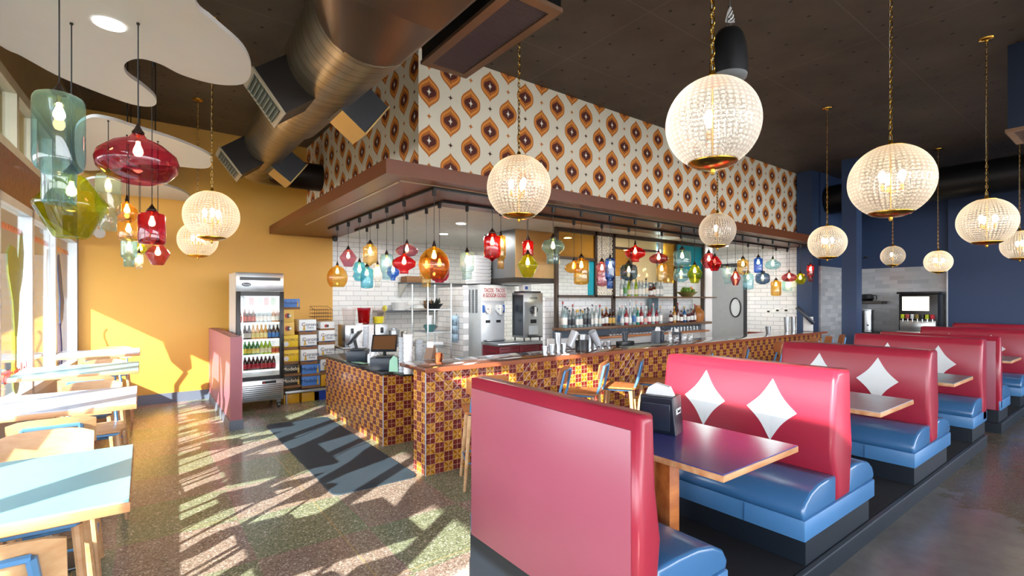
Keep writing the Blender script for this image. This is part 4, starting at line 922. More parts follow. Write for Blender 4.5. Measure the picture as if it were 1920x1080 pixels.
# ------------------------------------------------------------------ beer cases on the rack
t = thing('storage_rack', 'low steel rack shelf holding stacked beer cartons', 'rack', (1.86, 8.66, 0))
MB().box(0, .85, 0, .5, .17, .21, .003).build('shelf', M('rack_grey', 'B5B8BB', .35, .5), t)
for x, y in ((.02, .02), (.83, .02), (.02, .48), (.83, .48)): MB().tube([(x, y, 0), (x, y, .2)], .014, 8).build('leg', M('rack_grey', 'B5B8BB', .35, .5), t)
CARD = M('kraft_cardboard', '8A6240', .75); INK = M('blue_black_ink', '1B2A52', .5); INKW = M('cream_ink', 'F0E8D0', .5)
def case(px0, px1, yt, yb, kind, label):
    """a beer carton on its tray; front at Y = 8.66"""
    Yf = 8.68; a = on(px0, yb, Y=Yf); b = on(px1, yb, Y=Yf); z1 = on((px0+px1)/2, yt, Y=Yf).z; z0 = on((px0+px1)/2, yb, Y=Yf).z
    W_ = b.x-a.x; H = z1-z0; t = thing('beer_carton', label, 'carton', (a.x, Yf, z0), 0, 'beer cartons by the refrigerator')
    col = {'cor': 'E9ECEE', 'mod': '4E86D8', 'pac': 'E9C21E', 'neg': '2A2320', 'vic': 'E3B95A', 'blu': '1C46B0', 'gol': 'D9A21E', 'end': 'D8DADC'}[kind]
    tr = .0 if kind in ('vic', 'blu', 'gol') else H*.2
    MB().box(0, W_, 0, .38, tr, H-.003, .002).build('carton_body', M('carton_'+col, col, .45, var=.03), t)
    if tr: MB().box(-.004, W_+.004, -.004, .384, 0.001, tr).build('tray', CARD, t)
    if kind == 'cor':
        text('lettering', 'Corona', H*.34, INK, t, (W_*.62, -.003, H*.66), (PI/2, 0, 0)); text('lettering', 'Extra', H*.18, INK, t, (W_*.66, -.003, H*.45), (PI/2, 0, 0))
        MB().prism([(W_*.20, H*.28), (W_*.36, H*.28), (W_*.31, H*.6), (W_*.29, H*.78), (W_*.26, H*.6)], -.003, 0, 'xz').build('bottle_picture', M('print_gold', 'D2A63A', .5), t)
        MB().box(0, W_, -.0035, 0, H*.2, H*.26).box(W_*.35, W_*.75, -.0055, -.003, H*.16, H*.26).build('band', M('print_navy', '20345F', .5), t)
    elif kind in ('mod', 'neg'):
        text('lettering', 'Modelo', H*.42, INK if kind == 'mod' else INKW, t, (W_*.42, -.003, H*.6), (PI/2, 0, 0))
        MB().prism([(W_*.82, H*.24), (W_*.92, H*.24), (W_*.92, H*.58), (W_*.885, H*.7), (W_*.885, H*.9), (W_*.855, H*.9), (W_*.855, H*.7), (W_*.82, H*.58)], -.003, 0, 'xz').build('bottle_picture', M('print_gold', 'D2A63A', .5), t)
    elif kind == 'pac':
        text('lettering', 'PACIFICO', H*.22, M('print_brown', '6A3A14', .5), t, (W_*.55, -.003, H*.66), (PI/2, 0, .0)); o = MB().lathe([(0, .004), (H*.16, .003), (H*.16, 0)], seg=20).build('anchor_badge', M('print_white', 'E8E8E8', .5), t)
        o.location = (W_*.2, 0, H*.4); o.rotation_euler = (PI/2, 0, 0)
    elif kind in ('vic', 'gol', 'end'):
        for k, c in enumerate(('A8322A', '1E1E22', 'E8E4DA')):
            o = MB().lathe([(0, .004), (H*(.2-.05*k), .003), (H*(.2-.05*k), 0)], seg=18).build('emblem', M('print_'+c, c, .5), t); o.location = (W_*(.4+.12*k), -.001*k, H*.5); o.rotation_euler = (PI/2, 0, 0)
    elif kind == 'blu': MB().box(0, W_, -.003, 0, 0, H*.2).build('band', M('print_white', 'E8E8E8', .5), t)
cs_ = [(531, 564, 705+0, 727, 'neg', 'dark beer carton on the rack shelf, bottom of the stack beside the refrigerator'),
 (531, 564, 683, 705, 'neg', 'dark beer carton second from the bottom beside the refrigerator'),
 (531, 560, 656, 683, 'pac', 'yellow beer carton, lower of two beside the refrigerator'), (531, 559, 628, 656, 'pac', 'yellow beer carton, upper of two beside the refrigerator'),
 (531, 552, 604, 628, 'vic', 'golden beer carton, lower of two on the yellow ones'), (531, 551, 580, 604, 'vic', 'golden beer carton, upper of two under the blue carton'),
 (531, 562, 560, 580, 'mod', 'light blue beer carton topping the stack beside the refrigerator'),
 (566, 600, 705, 727, 'mod', 'light blue beer carton on the shelf, bottom of the middle stack'), (566, 600, 683, 705, 'mod', 'light blue beer carton second from the bottom of the middle stack'),
 (564, 595, 655, 683, 'cor', 'white beer carton, lowest white one of the middle stack'), (563, 594, 627, 655, 'cor', 'white beer carton, middle white one of the middle stack'), (561, 593, 599, 627, 'cor', 'white beer carton topping the middle stack'),
 (602, 632, 701, 723, 'gol', 'golden beer carton at the bottom of the stack next to the counter'), (601, 631, 673, 701, 'cor', 'white beer carton directly on the golden one'),
 (597, 627, 646, 673, 'cor', 'white beer carton two above the golden one'), (598, 628, 619, 646, 'cor', 'white beer carton three above the golden one'), (601, 627, 603, 619, 'end', 'small end-on carton under the wire basket')]
for a in cs_: case(*a)
for x, w_, c, h, lab in ((1.80, .24, 'gol', .15, 'golden carton on the floor under the rack, next to the refrigerator'), (2.08, .28, 'gol', .15, 'golden carton on the floor under the middle of the rack'), (2.28, .40, 'blu', .16, 'blue carton on the floor under the rack near the counter')):
    o = tag(MB().box(0, w_, 0, .3, 0, h, .002).build('floor_carton', M('carton_'+c, {'gol': 'D9A21E', 'blu': '1C46B0'}[c], .45, var=.04)), lab, 'carton'); o.location = (x+.05, 8.72, 0)
t = thing('wire_basket', 'empty brown wire basket on top of the carton stack against the yellow wall', 'basket', on(590, 601, Y=8.72))
wb = MB()
for z in (0, .06, .12, .18): wb.tube([(0, 0, z), (.30, 0, z), (.30, .3, z), (0, .3, z)], .004, 5, closed=True)
wb.tube([(0, .3, .24), (.30, .3, .24)], .004, 5)
for k in range(9): x = k*.0375; wb.tube([(x, 0, .18), (x, 0, 0), (x, .3, 0), (x, .3, .24)], .0025, 4)
for x in (0, .30): wb.tube([(x, 0, .18), (x, .3, .24)], .004, 5)
wb.build('wire_frame', M('rust_wire', '5A3A28', .4, .7), t)

# ------------------------------------------------------------------ kitchen: lights, hood, machines, cabinet
KL = [(4.2, 7.0), (6.9, 7.3), (4.6, 8.3), (7.6, 8.6), (9.8, 8.2), (10.9, 6.2)]
for i, (x, y) in enumerate(KL):
    t = thing('recessed_light', ['round recessed light in the kitchen ceiling before the stacked takeaway boxes', 'round recessed light over the exhaust hood', 'recessed kitchen light near the tiled wall shelf', 'recessed kitchen light behind the back bar', 'recessed kitchen light beyond the bottles', 'recessed light by the kitchen door'][i], 'downlight', (x, y, 2.984), 0, 'recessed kitchen lights')
    MB().lathe([(.075, 0), (.095, 0), (.095, -.008), (.075, -.008), (.075, 0)], seg=24).build('trim_ring', WHT, t)
    MB().lathe([(0, -.004), (.075, -.004)], seg=24).build('lamp_disc', glow('kitchen_led', 'FFFDF6', 480), t)
HOODS = M('hood_steel', '8E9296', .3, .9); WARMLIT = M('warm_lit_steel', 'C9A56E', .35, .3)  # tan of the front is warm light put into the steel colour
t = thing('kitchen_hood', 'tall boxy exhaust hood with a warm-lit front and grey steel side', 'hood', (5.3, 6.95, 2.06))
MB().box(0, .95, .012, 1.0, 0, .92).build('hood_body', HOODS, t); MB().box(0.0, .95, 0, .012, .06, .92).build('front_panel', WARMLIT, t); MB().box(-.01, .96, -.012, .99, -.03, .06).build('bottom_rim', M('rim_dark', '3C3835', .4, .5), t)
t = thing('kitchen_cabinet', 'low crimson louvred cabinet with a steel worktop under the frozen drink machines', 'cabinet', (4.96, 7.0, 0))
MB().box(0, 1.4, .01, .5, .08, .90).build('cabinet_body', M('crimson_cabinet', '7E1E2C', .35), t); MB().box(-.02, 1.42, -.02, .52, .90, .95, .004).build('worktop', STEEL, t)
for k in range(3):
    d_ = MB().box(.02+k*.46, .46+k*.46, -.006, .01, .5, .88, .002).build('door', M('crimson_cabinet', '7E1E2C', .35), t)
    l_ = MB(); [l_.box(.05+k*.46, .43+k*.46, -.012, -.004, .56+q*.07, .575+q*.07) for q in range(5)]; l_.build('louvre', M('crimson_dark', '5A1420', .4), d_)
l_ = MB(); [l_.box(-.008, 0, .06, .44, .56+q*.07, .575+q*.07) for q in range(5)]; l_.build('side_louvre', M('crimson_dark', '5A1420', .4), t)
PALEM = M('pale_enamel', 'D3D9DE', .3, .2); INKR = M('red_ink', 'B3262E', .5)
t = thing('frozen_drink_machine', 'tall pale twin-barrel frozen drink machine with red lettering on its sign', 'drink machine', (4.96, 7.55, 0))
MB().box(0, .53, 0, .66, .05, 2.0, .006).build('body', PALEM, t)
for k in range(4):
    v_ = MB()
    for q in range(22): v_.box(-.004, .001, .12+k*.12, .20+k*.12, 1.48+q*.02, 1.491+q*.02)
    v_.build('side_vent', M('vent_slate', '5C6168', .5), t)
MB().box(.0, .56, -.03, -.004, 1.70, 1.98, .003).build('sign_panel', WHT, t)
for x in (.15, .41):
    text('sign_lettering', 'TACOS\nA GOGO', .105, INKR, t, (x, -.034, 1.845), (PI/2, 0, 0), .001, bold=.001, sx_=.62)
for x in (.15, .39):
    b = MB().tube([(x, -.05, 1.55), (x, 0, 1.55)], .085, 24).build('dispensing_head', M('head_white', 'E6E8EA', .25), t)
    MB().box(x-.012, x+.012, -.10, -.05, 1.44, 1.62, .004).build('spigot', WHT, b); MB().box(x-.05, x+.05, -.06, -.048, 1.545, 1.555).build('head_slot', BLK, b)
    MB().box(x-.05, x+.05, -.004, .001, 1.29, 1.34).build('display', BLK, t)
for x in (.03, .485): MB().box(x, x+.015, -.05, 0, 1.48, 1.62).build('blue_guard', M('guard_blue', '2D6BC4', .4), t)
MB().box(.05, .48, -.12, 0, .96, .98, .003).build('drip_tray', STEEL, t)
t = thing('frozen_drink_machine', 'shorter steel single-barrel frozen drink machine on the crimson cabinet', 'drink machine', (5.62, 7.12, .95))
MB().box(0, .46, .0, .36, .06, .90, .004).build('body', STEEL, t); MB().box(-.004, .0, .02, .34, .1, .86).build('side_panel', M('smoked_side', '4A4E54', .2, .7), t)
MB().box(.03, .43, .02, .34, .90, .93, .003).build('lid', BLK, t); b = MB().tube([(.23, -.045, .58), (.23, 0, .58)], .075, 20).build('dispensing_head', M('head_dark', '3A3D42', .25), t); MB().box(.218, .242, -.09, -.045, .46, .64, .003).build('spigot', WHT, b)
MB().box(.16, .30, -.004, 0, .33, .40).build('display', BLK, t); MB().box(.12, .34, -.006, 0, .12, .28).build('instruction_plate', PALEM, t); MB().box(.1, .36, -.10, 0, .07, .085).build('drip_tray', BLK, t)
text('maker_lettering', 'TAYLOR', .05, M('dark_ink', '22252B', .5), t, (.23, -.003, .80), (PI/2, 0, 0))
for x in (.04, .42):
    for y in (.04, .32): MB().tube([(x, y, 0), (x, y, .06)], .015, 8).build('foot', BLK, t)
for k in range(8):
    o = MB().box(.008, .352, .008, .352, .002, .046, .003); o.mi = 1; o = tag(o.box(0, .36, 0, .36, .046, .06, .002).build('takeaway_box', [M('white_box_card', 'D6D9DE', .6, var=.04), M('white_box_lid', 'F0F1F2', .5)]), f'white takeaway box, {["bottom", "second from the bottom", "third from the bottom", "fourth from the bottom", "fifth from the bottom", "sixth from the bottom", "second from the top", "top"][k]} of the stack on the pale drink machine', 'box', 'takeaway boxes on the drink machine')
    o.location = (4.92+random.uniform(-.01, .01), 7.68, 2.021+k*.066)
tag(MB().box(4.97, 5.48, 7.62, 8.15, 2.0, 2.02, .003).build('tray', BLK), 'black tray under the stacked takeaway boxes', 'tray')
o = tag(MB().box(0, .2, 0, .12, 0, .12, .004).build('tissue_box', WHT), 'small white box with a blue logo on the steel drink machine', 'box'); o.location = (5.66, 7.2, 1.882)
MB().box(.05, .12, -.002, 0, .03, .09).build('blue_patch', M('print_blue', '2B4FA0', .5), o)
# tiled stub wall, long shelves on the kitchen wall
struct('wall_stub', MB().box(4.55, 4.66, 7.5, 8.45, 0, 1.95), WTy)
t = thing('wall_shelf', 'upper steel wall shelf on a white triangular bracket', 'shelf', (4.42, 9.6, 2.06))
MB().box(0, 3.2, 0, .40, 0, .03).build('shelf_board', DSTEEL, t)
for x in (.02, 2.0): MB().prism([(.40, 0), (.0, 0), (.40, -.30)], x, x+.03, 'yz').build('bracket', M('bracket_white', 'C9CBC4', .5), t)
o = tag(MB().box(0, .36, 0, .3, 0, .13, .003).build('cardboard_box', CARD), 'brown cardboard box on the end of the upper kitchen shelf', 'box'); o.location = (4.46, 9.65, 2.092)
t = thing('wall_shelf', 'lower dark steel shelf across the white kitchen tiles', 'shelf', (3.85, 9.62, 1.46)); MB().box(0, 2.2, 0, .38, 0, .035).build('shelf_board', DSTEEL, t)
for x in (.1, 2.0): MB().prism([(.38, 0), (.05, 0), (.38, -.22)], x, x+.03, 'yz').build('bracket', DSTEEL, t)
o = MB().lathe([(0, 0), (.13, 0), (.16, .16), (.165, .17), (.155, .17), (.12, .02), (0, .015)], seg=24).build('plastic_tub', PLAST); o.location = (4.35, 9.8, 1.496); tag(o, 'translucent white tub on the lower kitchen shelf', 'tub')
o = MB().lathe([(0, 0), (.12, .0), (.16, .04), (.13, .10), (.05, .13), (0, .12)], seg=9).build('plastic_bag', M('bag_clear', 'D2D6D8', .2)); o.location = (4.78, 9.8, 1.496); tag(o, 'crumpled clear bag next to the tub on the lower kitchen shelf', 'bag')
o = MB().box(0, .34, 0, .02, 0, .012).build('white_tray', WHT); o.location = (4.5, 9.66, 1.496); tag(o, 'thin white tray edge on the lower kitchen shelf', 'tray')
t = thing('fruit_basket', 'brown woven basket behind the steel shelf poles', 'basket', (5.12, 9.8, 1.496)); MB().lathe([(0, 0), (.13, 0), (.18, .2), (.16, .2), (.12, .02), (0, .02)], seg=14).build('basket_body', M('wicker', '9A6A3A', .7, var=.3, scale=40), t)
# steel tower shelf
t = thing('wire_shelf_unit', 'narrow chrome shelf unit with tall poles before the kitchen tiles', 'shelf unit', (3.85, 7.5, 0))
for x, y in ((0, 0), (.45, 0), (0, .6), (.45, .6)): MB().tube([(x, y, 0), (x, y, 2.0)], .014, 8).build('pole', STEEL, t)
for z in (.5, .90, 1.16, 1.55):
    f = MB(); f.tube([(0, 0, z), (.45, 0, z), (.45, .6, z), (0, .6, z)], .008, 5, closed=True)
    for k in range(1, 12): f.tube([(0, k*.05, z), (.45, k*.05, z)], .003, 4)
    f.build('wire_shelf', STEEL, t)
def simple(name, mb, m, loc, label, cat, group=None, rz=0):
    o = mb.build(name, m); o.location = loc; o.rotation_euler.z = rz; return tag(o, label, cat, group)
BOWL = lambda r, h: MB().lathe([(0, 0), (r*.6, 0), (r, h), (r*.96, h), (r*.57, .006), (0, .006)], seg=20)
simple('mixing_bowl', BOWL(.11, .12), M('teal_plastic', '4E7F80', .4), (3.98, 7.68, 1.166), 'teal plastic bowl on the chrome shelf unit', 'bowl')
simple('mixing_bowl', BOWL(.14, .08), STEEL, (4.12, 7.92, 1.166), 'shiny steel bowl on the chrome shelf unit', 'bowl')
simple('plastic_cup', MB().lathe([(0, 0), (.04, 0), (.055, .16), (0, .16)], seg=16), PLAST, (3.97, 7.68, 1.29), 'white cup standing in the teal bowl', 'cup')
simple('black_tub', BOWL(.16, .09), BLK, (4.1, 7.75, 1.56), 'black tub on the top of the chrome shelf unit', 'tub')
simple('folded_towel', MB().box(-.16, .16, -.1, .1, 0, .06, .02), M('towel_white', 'DDE2E6', .8), (4.08, 7.75, .91), 'folded white towel on the middle of the chrome shelf unit', 'towel')
lf = MB()
for k in range(16):
    a = k*2.4; lf.loft([[(0, 0, 0), (.01, 0, 0), (0, .01, 0)], [(.12*math.cos(a), .12*math.sin(a), .06+.05*(k % 3)), (.12*math.cos(a)+.02, .12*math.sin(a), .07), (.12*math.cos(a), .12*math.sin(a)+.02, .08)]])
simple('dark_greens', lf, M('wilted_leaf', '2E332C', .6), (4.08, 7.76, 1.60), 'dark bunch of greens in the black tub', 'greens')
t = thing('hanging_towel', 'blue and white patterned towel hanging on the tiled stub wall', 'towel', (4.50, 7.62, .95))
R_ = [[(-.0+.02*math.sin(k*1.3), .0+k*.03, z_) for z_ in (0, .15, .3, .48)] for k in range(8)]
b = MB(); [b.quad(R_[k][j], R_[k+1][j], R_[k+1][j+1], R_[k][j+1]) for k in range(7) for j in range(3)]; o = b.build('towel_cloth', M('towel_blue', 'A9C6DC', .8, var=.3, scale=25), t); sm_ = o.modifiers.new('thick', 'SOLIDIFY'); sm_.thickness = .008
MB().tube([(.03, .1, .47), (.05, .1, .52)], .01, 6).build('hook', STEEL, t)
# steel table with juice dispensers
t = thing('steel_table', 'steel prep table behind the order counter carrying drink dispensers', 'table', (2.72, 8.45, 0))
MB().box(0, 1.7, 0, .65, .86, .90, .004).build('table_top', STEEL, t)
for x, y in ((.05, .05), (1.65, .05), (.05, .6), (1.65, .6)): MB().tube([(x, y, 0), (x, y, .87)], .018, 8).build('leg', STEEL, t)
for k, (c, lab, lv) in enumerate((('D9CFCB', 'cloudy almost empty drink dispenser, nearest the yellow wall', 0), ('B3132C', 'red drink dispenser between the cloudy and the yellow one', .9), ('E8DF2A', 'drink dispenser half full of yellow drink', .45))):
    t = thing('drink_dispenser', lab, 'drink dispenser', (2.80+k*.27, 8.55, .90), 0, 'drink dispensers on the steel table')
    MB().box(0, .24, .0, .4, 0, .38, .006).build('base', STEEL, t); b = MB().lathe([(0, 0), (.09, 0), (.095, .01), (.118, .28), (.122, .28), (.122, .29), (0, .29)], (0.12, .16, .385), 4 if False else 20); b.build('tank', glass('tank_clear', 'F0E6E6', .1) if k != 1 else glass('tank_red', 'C8142E', .1, .3), t)
    if lv: MB().lathe([(0, 0), (.085, 0), (.09+.022*lv, .27*lv), (0, .27*lv)], (0.12, .16, .39), 20).build('drink', M('drink_'+c, c, .3, es=.15, emit=None), t)
    MB().box(.10, .14, -.04, 0, .22, .32, .003).build('tap', BLK, t); MB().box(.03, .21, -.10, 0, .0, .04, .003).build('drip_tray', STEEL, t)
simple('steel_pot', MB().lathe([(0, 0), (.10, 0), (.10, .24), (.11, .25), (.11, .26), (.05, .27), (.05, .29), (0, .29)], seg=24), STEEL, (3.72, 8.6, .90), 'lidded steel pot on the prep table right of the yellow drink', 'pot')
simple('steel_kettle', MB().lathe([(0, 0), (.07, 0), (.07, .2), (.06, .22), (0, .22)], seg=24), STEEL, (3.95, 8.65, .90), 'smaller steel canister beside the lidded pot', 'canister')
simple('flower_sprig', MB().lathe([(0, 0), (.02, .0), (.05, .05), (.04, .10), (0, .12)], seg=7), M('sprig_yellow', 'C9C04A', .6), (3.58, 8.7, 1.5), 'yellow sprig on the tall stem by the yellow drink', 'flower')
simple('tall_stem', MB().tube([(0, 0, 0), (0, 0, .6)], .008, 6), M('stem_brass', 'A89A6A', .4), (3.58, 8.7, .90), 'thin tall stem standing on the prep table', 'stem')
# ------------------------------------------------------------------ back bar
YB = 6.35
def bx(px): return on(px, 560, Y=YB).x
FRD = M('bronze_frame', '4F443C', .35, .6); t = thing('back_bar_shelf', 'tall bronze-framed back bar with coloured panes and bottle shelves', 'back bar', (0, 0, 0))
xs = {k: bx(k) for k in (1043, 1116, 1150, 1232, 1242, 1266, 1317)}
f = MB()
ZT, Z0, Z1, Z2 = 2.984, 1.235, 1.775, 2.45
for k in (1043, 1116, 1150, 1266, 1317): f.box(xs[k]-.03, xs[k]+.03, YB-.03, YB+.03, Z0 if k not in (1116,) else Z1, ZT)
f.box(xs[1043], xs[1317], YB-.03, YB+.03, ZT-.07, ZT).box(xs[1043], xs[1150], YB-.03, YB+.03, Z1-.02, Z1+.03).box(xs[1043], xs[1116], YB-.03, YB+.03, Z2-.02, Z2+.03).box(xs[1150], xs[1232], YB-.03, YB+.03, 2.70, 2.74).box(xs[1266]+.0, xs[1317], YB-.02, YB+.02, 2.2, 2.23)
f.box(bx(1183)-.02, bx(1183)+.02, YB-.02, YB+.02, Z1, 2.70)
f.build('frame', FRD, t)
MB().box(xs[1043], xs[1317]+.03, YB-.22, YB+.10, Z0-.05, Z0, .003).build('lower_shelf', M('shelf_wood_dark', '6B4A30', .35), t)
MB().box(xs[1150], xs[1317]+.03, YB-.34, YB+.08, Z1-.02, Z1+.01, .003).build('upper_shelf', M('shelf_wood_dark', '6B4A30', .35), t)
AM = glass('pane_amber', 'D2A04A', .1, .22); TLP = glass('pane_teal', '3FB4C4', .1, .35); CRM = glass('pane_cream', 'F6E3BE', .1, .5)
def pane(a, b, z0, z1, m, lab): o = MB().box(xs.get(a, bx(a))+.03, xs.get(b, bx(b))-.03, YB-.004, YB+.004, z0, z1).build('glass_pane', m, t); o['label'] = lab
pane(1043, 1116, Z2+.03, ZT-.07, AM, 'large amber pane'); pane(1100, 1116, Z1+.03, Z2-.02, TLP, 'small teal pane')
pane(1150, 1232, 2.74, ZT-.07, CRM, 'pale cream pane'); pane(1150, 1183, Z1+.4, 2.70, AM, 'amber pane'); pane(1183, 1232, Z1+.3, 2.70, CRM, 'bright cream pane')
pane(1242, 1266, Z1+.3, ZT-.07, AM, 'narrow amber pane'); pane(1266, 1317, 2.23, ZT-.07, TLP, 'large teal pane')
g_ = MB(); x0, x1 = xs[1116]+.03, xs[1150]-.03
nx_ = 6; nz_ = 14
for i in range(nx_):
    for j in range(nz_):
        cx_, cz_ = x0+(i+.5)*(x1-x0)/nx_, Z1+.03+(j+.5)*(ZT-.07-Z1-.03)/nz_
        r_ = (x1-x0)/nx_*.42; g_.tube([(cx_+r_*math.cos(a), YB, cz_+r_*math.sin(a)) for a in [q*PI/4 for q in range(8)]], .011, 4, closed=True)
g_.build('ring_screen', M('screen_cream', 'E9DFC8', .5), t)
t2 = thing('steel_post', 'grey post in the back bar with a bright spotlight at its head', 'post', (0, 0, 0)); MB().box(xs[1232]-.0, xs[1242]+.05, YB+.14, YB+.22, 0, 2.984).build('post_body', M('post_grey', '5A6E78', .4), t2); MB().lathe([(0, 0), (.05, 0), (.05, .05), (0, .05)], (bx(1236)+.1, YB+.09, 2.72), 16).build('spotlight', glow('spot_green_white', 'E6FFF2', 40), t2)
struct('wall_bar_splash', MB().box(xs[1043], xs[1317]+.1, YB+.30, YB+.36, 0, Z1-.02), WT)
struct('wall_bar_lower', MB().box(xs[1043]-.1, xs[1317]+.1, YB+.10, YB+.13, 0, 1.04), WHT)
struct('trim_cream_post', MB().box(xs[1317]+.04, xs[1317]+.32, YB-.05, YB+.25, 0, 2.984), WHT)
t = thing('bar_ledge', 'slate panel with a thin wooden ledge under the bottle shelf', 'ledge', (0, 0, 0)); MB().box(xs[1043], xs[1317]+.03, YB+.05, YB+.09, 1.04, Z0-.05).build('slate_panel', M('slate_blue', '47525F', .4), t); MB().box(xs[1116], xs[1317]+.03, YB-.16, YB+.09, 1.005, 1.04, .003).build('wood_ledge', WALN, t)
gm_ = glass('stemware_glass', 'F2F6F8', .3)
for k in range(18):
    x = bx(1137+k*6.2); o = tag(MB().lathe([(.03, 0), (.004, -.006), (.004, -.06), (.03, -.09), (.036, -.13), (.030, -.165)], seg=12).build('wine_glass', gm_), f'stemmed glass hanging upside down under the bottle shelf, {ORD[k]} of the row', 'glass', 'glasses hanging under the bottle shelf'); o.location = (x, YB-.10, Z0-.052)
for k in range(9):
    o = tag(MB().lathe([(0, 0), (.026, 0), (.033, .09), (.030, .09), (.024, .006), (0, .006)], seg=12).build('tumbler', gm_), f'small tumbler on the wooden ledge near the cream post, {ORD[k]} of the row', 'glass', 'tumblers on the ledge'); o.location = (bx(1254+k*6), YB-.08, 1.041)
def row(pxs, yoff, z, group, where, pal, s=1.12):
    for i, p_ in enumerate(pxs):
        k, gc, lc, cc = random.choice(pal); o = bottle(k, gc, lc, cc, (bx(p_)+random.uniform(-.006, .006), YB+yoff+random.uniform(-.008, .008), z+.001), '', group)
        q = s*random.uniform(.9, 1.12); o.scale = (1.0, 1.0, q); LCN = {'E8E8E4': 'white', 'D9D2C0': 'cream', '2A2A30': 'black', 'B03A3A': 'red', 'C9A24A': 'gold', '3A6EA8': 'blue', '4E8A4A': 'green', 'E0A8A0': 'pink', '2F6FB0': 'blue'}
        o['label'] = f'{CN.get(gc, "dark")} bottle with {LCN.get(lc, "plain")} label, {ORD[i] if i < 20 else "last"} along the {where}'
CL, CL2 = 'A8C4C8', 'C8D4D4'
palL = [('spirit', CL, 'E8E8E4', '2A2A30'), ('tall', CL2, 'E8E8E4', 'E8E8E4'), ('square', CL, 'E8E8E4', 'C9A24A'), ('spirit', '8A9AA0', '2A2A30', '2A2A30'), ('tall', CL, 'D9D2C0', 'B03A3A')]
palD = [('spirit', '3A1A0C', 'C9A24A', '2A2A30'), ('square', '6B2A10', '2A2A30', '2A2A30'), ('spirit', '6B2A10', 'E8E8E4', 'C9A24A')]
palM = [('tall', CL2, 'E8E8E4', 'E8E8E4'), ('spirit', CL2, 'E8E8E4', 'C9A24A'), ('spirit', '1E9A86', 'E8E8E4', 'C9A24A'), ('spirit', 'B02A3A', 'E8E8E4', '2A2A30'), ('spirit', CL, '3A6EA8', 'E8E8E4'), ('square', CL2, 'E0A8A0', 'E8E8E4'), ('tall', CL, 'E8E8E4', 'E0A8A0')]
palA = [('spirit', 'C77A20', 'E8E8E4', '2A2A30'), ('spirit', 'D89A3A', 'D9D2C0', 'C9A24A'), ('tall', '6B2A10', 'E8E8E4', 'B03A3A'), ('spirit', '2F6FB0', 'E8E8E4', 'C9A24A'), ('square', '5A2233', 'E8E8E4', '2A2A30'), ('spirit', 'C77A20', 'B03A3A', 'C9A24A')]
palU = [('spirit', CL, '4E8A4A', 'C9A24A'), ('square', '6B2A10', 'E8E8E4', 'E8E8E4'), ('spirit', CL2, 'E8E8E4', 'D9D2C0'), ('tall', CL2, 'E8E8E4', 'B03A3A'), ('spirit', CL, 'D9D2C0', '2A2A30'), ('tall', '9AB81E', 'D9D2C0', 'E8E8E4')]
G_ = 'liquor bottles on the lower shelf'
row([1050+7.1*i for i in range(10)], -.14, Z0, G_, 'front under the amber pane', palL); row([1053+9.2*i for i in range(7)], -.03, Z0, G_, 'rear under the amber pane', palL, 1.25)
row([1121+6.6*i for i in range(4)], -.12, Z0, G_, 'dark group under the screen', palD)
row([1156+7.2*i for i in range(11)], -.14, Z0, G_, 'front of the middle bay', palM); row([1160+10*i for i in range(7)], -.03, Z0, G_, 'rear of the middle bay', palM, 1.3)
row([1248+6.4*i for i in range(8)], -.13, Z0, G_, 'bay beside the cream post', palA)
row([1156+6.7*i for i in range(12)], -.12, Z1+.01, 'liquor bottles on the upper shelf', 'upper shelf', palU, 1.1)
simple('brown_jug', MB().lathe([(0, 0), (.12, 0), (.15, .12), (.14, .22), (.07, .30), (.07, .36), (0, .36)], seg=20), M('jug_ochre', 'A8672A', .4), (bx(1303), YB-.06, Z0+.001), 'ochre jug at the cream post end of the lower shelf', 'jug')
t = thing('fruit_bowl', 'wide bowl on the upper back bar shelf filled with limes', 'bowl', (bx(1268), YB-.265, Z1+.0105)); MB().lathe([(0, 0), (.10, 0), (.225, .10), (.217, .10), (.095, .012), (0, .012)], seg=24).build('bowl_shell', M('bowl_wire', 'A8A060', .4, .4), t)
for k in range(20):
    a = k*2.399; r_ = .2*math.sqrt((k+.5)/20) if k < 13 else .11*math.sqrt((k-12)/8); z = .055+(.0 if k < 13 else .05)+(.1-.1)+.09*(r_/.2)**1.0*.4
    o = tag(MB().lathe([(0, -.03), (.018, -.026), (.029, -.01), (.030, .008), (.02, .024), (0, .032)], seg=10).build('lime' if k != 18 else 'orange', M('lime_peel', '5E8A1E', .4) if k != 18 else M('orange_peel', 'E8751A', .4)), 'green lime in the bowl on the upper back bar shelf' if k != 18 else 'orange fruit on top of the limes', 'lime' if k != 18 else 'orange', 'limes in the bowl' if k != 18 else None)
    o.location = (bx(1268)+r_*.85*math.cos(a), YB-.265+r_*.85*math.sin(a), Z1+.01+z+.045); o.scale = (1.25,)*3
# ------------------------------------------------------------------ order counter and bar top items
CT, BTZ = .8765, 1.0625
def cups(px_, py, z, r, h, m, label, n=9):
    p = on(px_, py, Z=z); b = MB(); pr = [(0, 0), (r*.72, 0)]; st = h/n
    for k in range(n): pr += [(r*.80+r*.12*k/n, st*k+st*.2), (r*.9+r*.1*k/n, st*k+st*.8), (r*.94+r*.1*k/n, st*k+st*.82), (r*.94+r*.1*k/n, st*(k+1)*.999)]
    pr += [(r*.8, h), (r*.6, h*.99), (0, h*.97)]; b.lathe(pr, seg=18); return simple('cup_stack', b, m, (p.x, p.y, z), label, 'stack of cups', 'stacks of cups on the counters')
CUPW = M('foam_cup_white', 'EFEFF0', .45); CUPC = M('clear_cup_stack', 'C3C8CE', .15, .1)
cups(661, 668, CT, .042, .34, CUPC, 'slim clear cup stack nearest the beer cartons on the order counter', 12); cups(674, 664, CT, .05, .48, CUPW, 'tall white cup stack behind the first register')
